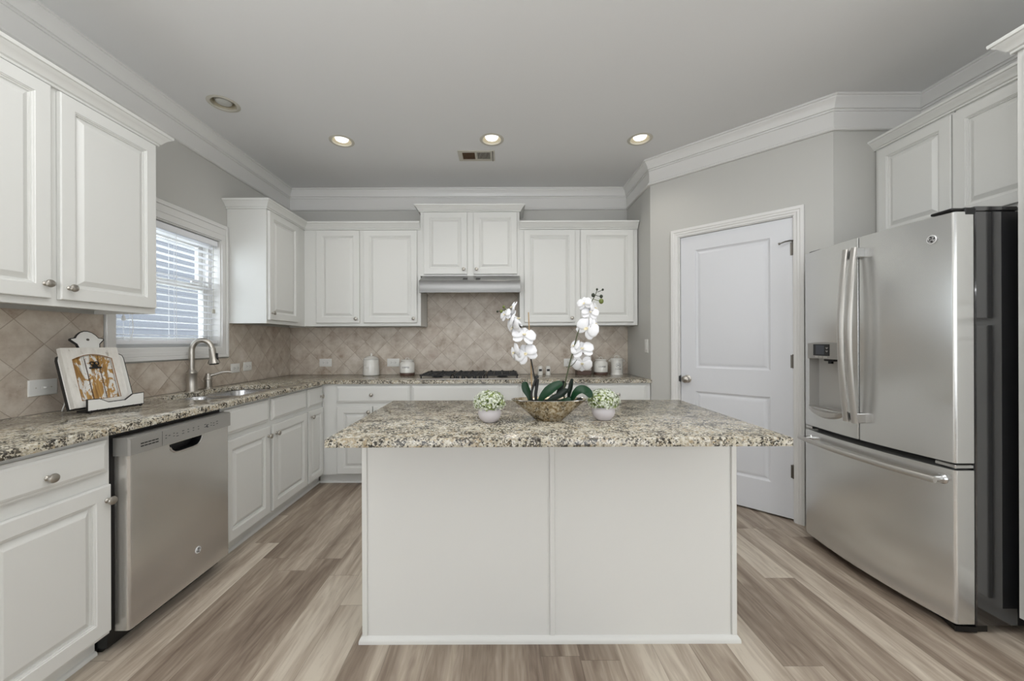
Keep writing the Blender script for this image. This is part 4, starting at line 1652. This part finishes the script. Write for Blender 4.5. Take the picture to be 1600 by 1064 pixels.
r = thing('canister', 'pale grey square canister on a dark wooden base behind the orchid', 'canister', (0.803, 3.705, ZC), 0, 'kitchen canisters on the back worktop')
t = MB()
t.box(-0.069, 0.069, -0.052, 0.052, 0, 0.042, 0.003, 1)
t.build('wooden_base', M['walnut'], r)
t = MB()
t.box(-0.068, 0.068, -0.050, 0.050, 0.0425, 0.205, 0.004, 2)
t.build('jar', M['grey_paint'], r)
t = MB()
t.box(-0.070, 0.070, -0.052, 0.052, 0.2055, 0.222, 0.004, 2)
t.cyl((0, 0, 0.222), (0, 0, 0.236), 0.012, 0.015, 16)
t.build('lid', M['walnut'], r)
t = MB()
text_into(t, 'LOVE', 0.026, lambda x, y, d: (x + 0.030, -0.0505 - d, 0.160 + y), 0.001)
t.build('lettering', M['dark'], r)

for nm, x, side in (('salt', 0.379, 'left'), ('pepper', 0.455, 'right')):
    r = thing('shaker', 'small white shaker with dark label, %s of the pair behind the orchid' % side, 'shaker', (x, 3.680, ZC), 0, 'salt and pepper pair on the back worktop')
    t = MB()
    t.lathe([(0.0005, 0), (0.024, 0), (0.0245, 0.003), (0.0225, 0.070), (0.021, 0.076), (0.0005, 0.0765)], seg=28)
    t.build('body', M['ceramic'], r)
    t = MB()
    t.lathe([(0.0005, 0.077), (0.021, 0.077), (0.021, 0.082), (0.016, 0.088), (0.0005, 0.090)], seg=28)
    t.build('cap', M['ceramic'], r)
    t = MB()
    R_ = 0.0242
    t.loft([[(R_ * math.sin(a), -R_ * math.cos(a), z) for a in [(-0.62 + 1.24 * i / 8) for i in range(9)]] for z in (0.038, 0.060)], closed=False)
    t.build('label_patch', M['dark'], r)

# ------------------------------------------------------------------ recipe stand with a distressed board frame
rot = math.radians(80.7)
rs = thing('recipe_stand', 'white recipe stand with black edges on the left worktop', 'recipe stand', (-1.925, 1.845, ZC), rot)
tl = math.radians(17)


def lean(a, h, d):
    """point on the leaning board: a across, h up the slope, d in front of it"""
    return (a, h * math.sin(tl) - d * math.cos(tl), 0.016 + h * math.cos(tl) + d * math.sin(tl))


half = [(0.126, 0.0), (0.126, 0.235), (0.122, 0.252), (0.108, 0.262), (0.075, 0.268), (0.050, 0.272), (0.040, 0.290), (0.044, 0.312), (0.064, 0.334), (0.062, 0.342), (0.044, 0.346), (0.036, 0.360), (0.022, 0.374), (0.008, 0.380)]
outl = [(x, z) for x, z in half] + [(-x, z) for x, z in reversed(half)]
outl = [(x * 1.06 - 0.014, z) for x, z in outl]
t = MB()
t.prism(outl, 0.0, 0.010, lean)
t.build('back_board', M['wood_edge'], rs)
t = MB()
io = offset_poly(outl, 0.0045)
t.prism(io, 0.0095, 0.0112, lean)
t.build('painted_face', M['plate'], rs)
t = MB()
hc = (-0.014, 0.335)
t.prism([(hc[0] + 0.006 * math.cos(2 * PI * i / 16), hc[1] + 0.006 * math.sin(2 * PI * i / 16)) for i in range(16)], 0.0105, 0.0125, lean)
t.build('hanging_grommet', M['dirt'], rs)
# ledge and cut-out lip
t = MB()
t.prism([(0.002, 0.004), (-0.050, 0.004), (-0.050, 0.014), (0.002, 0.014)], -0.112, 0.124, lambda a, b, d: (d, a, b))
t.build('ledge', M['wood_edge'], rs)
lip = [(-0.112, 0.010), (0.124, 0.010), (0.124, 0.070), (0.072, 0.068), (0.040, 0.044), (-0.030, 0.044), (-0.064, 0.064), (-0.112, 0.066)]
t = MB()
t.prism(lip, -0.051, -0.059, lambda a, b, d: (a, d, b))
lp = t.build('lip', M['wood_edge'], rs)
t = MB()
t.prism(offset_poly(lip, 0.003), -0.0588, -0.0600, lambda a, b, d: (a, d, b))
t.build('lip_face', M['plate'], lp)
for x in (-0.098, 0.112):
    t = MB()
    t.ball((x, -0.054, 0.0085), 0.0083, 14)
    t.build('ball_foot', M['black'], rs)
for x in (-0.075, -0.03, 0.03, 0.075):
    t = MB()
    t.ball((x, -0.0575, 0.011), 0.0045, 10)
    t.build('stud', M['black'], lp)
for x in (-0.09, 0.07):
    t = MB()
    t.tube([(x, 0.05, 0.16), (x, 0.122, 0.004), (x + 0.03, 0.122, 0.004), (x + 0.03, 0.05, 0.16)], 0.0022, 8)
    t.build('wire_leg', M['cord'], rs)

# the framed board standing on it
fb = thing('framed_board', 'distressed frame of ochre and white boards with arched top and black clip', 'picture frame', (-1.925, 1.845, ZC), rot)
FA0, FA1, FH0, FH1 = -0.140, 0.082, 0.004, 0.288
arch = [(FA0 + 0.034, FH0 + 0.030), (FA1 - 0.034, FH0 + 0.030), (FA1 - 0.034, 0.232)]
for i in range(1, 10):
    a = i / 10
    arch.append((FA1 - 0.034 - (FA1 - FA0 - 0.068) * a, 0.232 + 0.022 * math.sin(PI * a)))
arch.append((FA0 + 0.034, 0.232))
fo = [(FA0, FH0), (FA1, FH0), (FA1, FH1), (FA0, FH1)]
t = MB()
top = t.fill([fo, arch], lean, 0.034)
bo = t.ring(fo, lean, 0.0125)
t.bridge(bo, top[0])
t.face([lean(a, h, 0.0125) for a, h in fo])
bi = t.ring(arch, lean, 0.024)
t.bridge(bi, top[1])
t.build('frame', M['worn'], fb, angle=30)
t = MB()
nb = 3
for i in range(nb):
    x0 = FA0 + 0.030 + (FA1 - FA0 - 0.060) * i / nb
    x1 = FA0 + 0.030 + (FA1 - FA0 - 0.060) * (i + 1) / nb
    t.prism([(x0 + 0.001, FH0 + 0.02), (x1 - 0.001, FH0 + 0.02), (x1 - 0.001, 0.262), (x0 + 0.001, 0.262)], 0.0130, 0.0235, lean)
t.build('boards', M['distressed'], fb)
t = MB()
for i in range(nb + 1):
    x = FA0 + 0.034 + (FA1 - FA0 - 0.068) * i / nb
    t.prism([(x - 0.0014, FH0 + 0.03), (x + 0.0014, FH0 + 0.03), (x + 0.0014, 0.236), (x - 0.0014, 0.236)], 0.0236, 0.0242, lean)
t.build('board_groove', M['walnut'], fb)
t = MB()
ap = [Vector(lean(a, h, 0.0335)) for a, h in arch]
t.tube(ap + [ap[0]], 0.0017, 6)
t.build('arch_line', M['bamboo_dark'], fb)
t = MB()
ccx, cch = -0.022, 0.185
t.prism([(ccx - 0.023, cch), (ccx + 0.023, cch), (ccx + 0.023, cch + 0.007), (ccx - 0.023, cch + 0.007)], 0.0245, 0.031, lean)
t.prism([(ccx - 0.012, cch + 0.007), (ccx + 0.012, cch + 0.007), (ccx + 0.006, cch + 0.020), (ccx - 0.006, cch + 0.020)], 0.0245, 0.030, lean)
for s in (-1, 1):
    t.tube([Vector(lean(ccx + s * 0.009 + 0.008 * math.cos(2 * PI * i / 12), cch + 0.026 + 0.008 * math.sin(2 * PI * i / 12), 0.028)) for i in range(13)], 0.0022, 6)
t.build('clip', M['black'], fb)

# ------------------------------------------------------------------ orchid arrangement on the island
G = 0.002635                        # one sketch unit in metres
orc = thing('orchid_planter', 'white artificial orchid in a mottled boat-shaped bowl on the island', 'orchid', (0.196, 1.556, ZC), 0)


def O(u, h, y=0.0):
    return Vector(((u - 857) * G, y, (656.3 - h) * G))


t = MB()
def ell(a, b, z, n=48, e=2.0):
    o = []
    for i in range(n):
        c, s = math.cos(2 * PI * i / n), math.sin(2 * PI * i / n)
        o.append((a * math.copysign(abs(c) ** (2 / e), c), b * math.copysign(abs(s) ** (2 / e), s), z))
    return o
Z1 = 0.086
t.loft([ell(0.052, 0.030, 0.0), ell(0.055, 0.032, 0.001), ell(0.104, 0.050, 0.045), ell(0.153, 0.066, Z1 - 0.002), ell(0.155, 0.067, Z1), ell(0.153, 0.065, Z1 + 0.0012), ell(0.150, 0.063, Z1), ell(0.098, 0.048, 0.048), ell(0.05, 0.03, 0.006)])
t.build('bowl', M['mercury'], orc, angle=50)
t = MB()
t.tube([Vector(p) for p in ell(0.1545, 0.0665, Z1 + 0.0005)] + [Vector(ell(0.1545, 0.0665, Z1 + 0.0005)[0])], 0.0013, 6)
t.build('rim', M['chrome'], orc)
t = MB()
t.loft([ell(0.122, 0.054, 0.066), ell(0.134, 0.060, 0.0735), ell(0.09, 0.04, 0.080), ell(0.03, 0.015, 0.083)], cap0=True)
t.build('moss', M['moss'], orc)


def smooth_path(pts, n):
    P = [Vector(p) for p in pts]
    out = []
    for i in range(len(P) - 1):
        p0, p1, p2, p3 = P[max(i - 1, 0)], P[i], P[i + 1], P[min(i + 2, len(P) - 1)]
        for k in range(n):
            q = k / n
            out.append(0.5 * ((2 * p1) + (p2 - p0) * q + (2 * p0 - 5 * p1 + 4 * p2 - p3) * q * q + (3 * p1 - p0 - 3 * p2 + p3) * q ** 3))
    out.append(P[-1])
    return out


def leaf(spine, width, face, mat, cup=0.25, peak=0.55, thick=0.0016, tip=0.9):
    """strap leaf: spine points, half width, direction the upper side looks to"""
    P = smooth_path(spine, 6)
    n = len(P)
    F = Vector(face).normalized()
    mb = MB()
    top, bot = [], []
    for i, p in enumerate(P):
        q = i / (n - 1)
        tg = (P[min(i + 1, n - 1)] - P[max(i - 1, 0)]).normalized()
        side = tg.cross(F).normalized()
        nn = side.cross(tg).normalized()
        w = width * (0.28 + 0.72 * min(1, q / peak)) * math.sqrt(max(0.0, 1 - max(0.0, (q - peak) / (1 - peak)) ** 2.4)) + 0.0006
        rt, rb = [], []
        for j in range(-4, 5):
            s = j / 4
            lift = cup * w * (s * s)
            v = p + side * (w * s) + nn * lift
            rt.append(v + nn * thick * 0.5)
            rb.append(v - nn * thick * 0.5)
        top.append(rt)
        bot.append(rb)
    rings = [a + list(reversed(b)) for a, b in zip(top, bot)]
    mb.loft(rings)
    return mb.build('leaf', M[mat], orc, angle=60)


# left upright leaf, big middle leaf, front low leaf, upright narrow leaf, right drooping leaf, back leaves
leaf([O(829, 630, 0.01), O(826, 618, 0.012), O(821, 606, 0.016), O(820, 597, 0.022)], 0.016, (-0.35, -1, 0.15), 'leaf', 0.3)
leaf([O(840, 629, -0.012), O(848, 617, -0.020), O(862, 605, -0.022), O(877, 597, -0.016)], 0.022, (-0.25, -0.75, 0.75), 'leaf', 0.18, 0.5)
leaf([O(846, 631, -0.034), O(858, 622, -0.044), O(872, 616, -0.044), O(884, 606, -0.036)], 0.017, (-0.1, -0.5, 0.9), 'leafdark', 0.3)
leaf([O(862, 631, -0.04), O(870, 627, -0.047), O(880, 624, -0.046), O(888, 620, -0.04)], 0.012, (0, -0.7, 0.8), 'leaf', 0.25)
leaf([O(886, 630, -0.01), O(888, 616, -0.008), O(891, 604, -0.002), O(894, 592, 0.008)], 0.010, (-0.7, -0.8, 0.1), 'leafdark', 0.3)
leaf([O(888, 630, -0.018), O(896, 613, -0.030), O(905, 607, -0.036), O(914, 611, -0.040), O(919, 619, -0.040)], 0.019, (-0.35, -0.8, 0.75), 'leaf', 0.12, 0.4)
leaf([O(866, 630, 0.03), O(874, 616, 0.034), O(880, 604, 0.036), O(885, 598, 0.036)], 0.014, (0.2, -1, 0.4), 'leafdark', 0.3)
leaf([O(895, 630, 0.0), O(903, 625, -0.004), O(908, 623, -0.008)], 0.009, (0, -0.6, 0.8), 'leafdark', 0.2)


def stem(pts, r, mat, name='stem', n=5):
    P = smooth_path(pts, n)
    k = len(P)
    R0_, R1_ = r
    mb = MB()
    mb.tube(P, [R0_ + (R1_ - R0_) * i / (k - 1) for i in range(k)], 10)
    return mb.build(name, M[mat], orc)


stem([O(836, 631, 0.0), O(836, 600, 0.0), O(833, 582, 0.0), O(828, 556, 0.004), O(821, 530, 0.010), O(811, 507, 0.012), O(800, 492, 0.010), O(791, 484, 0.006), O(783, 485, 0.002)], (0.0036, 0.0014), 'stemdark', 'flower_stem')
stem([O(881, 631, 0.0), O(881, 606, 0.0), O(888, 574, 0.0), O(896, 545, 0.004), O(903, 520, 0.006), O(914, 494, 0.006), O(923, 474, 0.004), O(929, 463, 0.0), O(932, 455, -0.002)], (0.0036, 0.0014), 'stemgreen', 'flower_stem')
stem([O(831, 631, 0.006), O(829, 560, 0.006), O(827, 522, 0.006), O(825.5, 488, 0.006)], (0.0026, 0.0022), 'bamboo', 'bamboo_stake', 2)
# dark sheath looping beside the left stem
stem([O(832, 630, -0.008), O(829, 616, -0.008), O(834, 598, -0.006), O(838, 588, -0.004), O(839, 590, -0.004)], (0.0042, 0.0060), 'stemdark', 'root_sheath')
stem([O(838, 631, -0.006), O(836, 618, -0.006), O(838, 602, -0.004), O(839, 592, -0.004)], (0.0060, 0.0072), 'stemdark', 'root_sheath')
stem([O(884, 574, 0.0), O(893, 571, -0.004), O(900, 562, -0.008)], (0.0014, 0.0012), 'stemgreen', 'flower_stalk')

# buds
for (u, h, rr, mt, bu, bh) in ((783, 486.5, 0.0065, 'bud', 789, 485), (777, 487, 0.0042, 'buddark', 784, 485), (787, 480, 0.006, 'bud', 792, 485),
                               (926, 462, 0.0075, 'buddark', 929, 464), (938.5, 464, 0.0068, 'buddark', 930, 462), (932, 453, 0.0045, 'buddark', 932, 456),
                               (941, 453.5, 0.0045, 'buddark', 933, 457), (938.5, 471.5, 0.0098, 'bud', 927, 468)):
    mb = MB()
    c = O(u, h, -0.004)
    b_ = O(bu, bh, 0.0)
    mb.ball(c, rr, 14, 1.15)
    mb.tube([b_, (b_ + c) / 2 + Vector((0, 0, -0.001)), c], 0.0012, 6)
    mb.build('bud', M[mt], orc)


def petal_into(mb, c, d, side, n, L, Wd, cup, curl, base=0.10, peak=0.55):
    """one rounded petal from centre c along d"""
    N, K = 9, 7
    rt = []
    for i in range(N):
        q = i / (N - 1)
        if q < peak:
            w = base + (1 - base) * math.sin(PI / 2 * q / peak) ** 0.9
        else:
            w = math.sqrt(max(0.0, 1 - ((q - peak) / (1 - peak)) ** 2))
        w = max(0.02, w) * Wd
        top, bot = [], []
        for j in range(K):
            s = -1 + 2 * j / (K - 1)
            p = c + d * (L * q) + side * (w * s) + n * (cup * L * math.sin(PI * q) - curl * L * q * q - 0.22 * w * s * s)
            top.append(p + n * 0.0006)
            bot.append(p - n * 0.0006)
        rt.append(top + list(reversed(bot)))
    mb.loft(rt)


def flower(u, h, y, face, L, roll=0.0, wide=0.56, open_=0.14):
    L *= 1.22
    c = O(u, h, y)
    n = Vector(face).normalized()
    up = Vector((0, 0, 1))
    up = (up - n * up.dot(n)).normalized()
    rt = n.cross(up).normalized()
    mb = MB()
    def dirv(deg):
        a = math.radians(deg + roll)
        return (up * math.cos(a) + rt * math.sin(a)).normalized()
    for deg in (0, 125, -125):                      # sepals behind
        d = (dirv(deg) - n * 0.06).normalized()
        petal_into(mb, c - n * 0.0035, d, n.cross(d).normalized(), n, L * 0.96, L * 0.34, 0.05, 0.05, 0.2)
    for deg in (72, -72):                           # two broad petals
        d = (dirv(deg) + n * 0.10).normalized()
        petal_into(mb, c, d, n.cross(d).normalized(), n, L * 1.02, L * wide, 0.09, open_, 0.14, 0.58)
    o = mb.build('flower', M['petal'], orc, angle=70)
    mb = MB()
    d = (dirv(180) * 0.45 + n).normalized()
    sd = n.cross(d).normalized()
    petal_into(mb, c + n * 0.002, d, sd, d.cross(sd), L * 0.34, L * 0.13, 0.1, 0.2, 0.5, 0.4)
    for s in (-1, 1):
        dd = (n * 0.8 + rt * s * 0.6).normalized()
        petal_into(mb, c + n * 0.002, dd, up, dd.cross(up), L * 0.22, L * 0.09, 0.1, 0.1, 0.5, 0.5)
    mb.ball(c + n * 0.004 + up * 0.002, L * 0.07, 8)
    mb.build('lip', M['lip'], o, angle=60)


for args in ((821, 553, -0.012, (-0.30, -0.9, 0.25), 0.040, 28), (818, 524, -0.012, (0.10, -0.8, 0.60), 0.042, -14),
             (804, 551, 0.004, (-0.95, -0.35, -0.1), 0.036, 20), (801, 511, 0.0, (-0.85, -0.50, -0.25), 0.036, 10),
             (797, 498, 0.010, (-0.90, -0.25, 0.25), 0.036, -30), (808, 499, 0.012, (0.55, -0.25, 0.8), 0.034, 40),
             (789, 492, 0.0, (-0.75, -0.6, 0.3), 0.026, 15), (801, 480, 0.006, (-0.9, -0.2, 0.35), 0.024, -20),
             (915, 514, -0.014, (-0.45, -0.88, 0.15), 0.041, -34), (908, 546, -0.012, (-0.25, -0.75, 0.6), 0.039, 12),
             (928, 506, 0.004, (0.80, -0.55, 0.1), 0.034, 20), (921, 489, -0.006, (-0.10, -0.85, 0.5), 0.030, -10),
             (912, 475, -0.004, (-0.5, -0.85, 0.2), 0.026, 10), (929, 482, 0.006, (0.75, -0.6, 0.25), 0.028, 0),
             (908, 568, -0.006, (-0.15, -0.8, -0.35), 0.035, 180), (897, 541, 0.004, (-0.85, -0.35, 0.4), 0.026, -15)):
    flower(*args)

# ------------------------------------------------------------------ two small flower pots
def flower_pot(label, x, y, seed, rz):
    r = thing('flower_pot', label, 'potted plant', (x, y, ZC), 0, 'little round pots beside the orchid')
    t = MB()
    t.lathe([(0.0005, 0), (0.024, 0), (0.028, 0.002), (0.041, 0.016), (0.0465, 0.032), (0.0450, 0.045), (0.039, 0.055), (0.037, 0.056), (0.034, 0.054), (0.040, 0.040), (0.030, 0.02), (0.0005, 0.018)], seg=36)
    t.build('pot', M['pot'], r)
    rnd = random.Random(seed)
    cz = 0.080
    t = MB()
    t.lathe([(0.0005, 0.046), (0.034, 0.050), (0.044, 0.068), (0.044, 0.086), (0.030, 0.104), (0.0005, 0.110)], seg=20)
    t.build('leafy_core', M['sprigdark'], r)

    def spot():
        while True:
            v = Vector((rnd.gauss(0, 1), rnd.gauss(0, 1), rnd.gauss(0, 1)))
            if v.length > 0.1:
                v.normalize()
                if v.z > -0.55:
                    break
        k = rnd.uniform(0.82, 1.12)
        return Vector((v.x * 0.057 * k, v.y * 0.057 * k, cz + v.z * 0.040 * k)), v
    for nm, mt, cnt, sz in (('sprigs', 'sprig', 330, 0.0075), ('deep_sprigs', 'sprigdark', 90, 0.0075), ('blossoms', 'florets', 640, 0.0054)):
        t = MB()
        for i in range(cnt):
            p, v = spot()
            if nm == 'blossoms':
                p = p + v * 0.004
            a = v.orthogonal().normalized()
            b_ = v.cross(a)
            s = sz * rnd.uniform(0.7, 1.25)
            a, b_ = a * math.cos(i) + b_ * math.sin(i), b_ * math.cos(i) - a * math.sin(i)
            npet = 4 if nm == 'blossoms' else 3
            for q in range(npet):
                an = 2 * PI * q / npet
                d = (a * math.cos(an) + b_ * math.sin(an) + v * rnd.uniform(0.1, 0.6)).normalized()
                sd = v.cross(d).normalized() * s * 0.34
                tip = p + d * s
                mid = p + d * s * 0.55
                lift = v * s * 0.12
                t.face([p, mid + sd + lift, tip, mid - sd + lift])
        o = t.build(nm, M[mt], r, weld=False)
        o['kind'] = 'stuff'
    return r


flower_pot('small round pot of tiny white blossoms left of the orchid bowl', -0.0475, 1.528, 3, 0)
flower_pot('small round pot of tiny white blossoms right of the orchid bowl', 0.4190, 1.558, 8, 1)
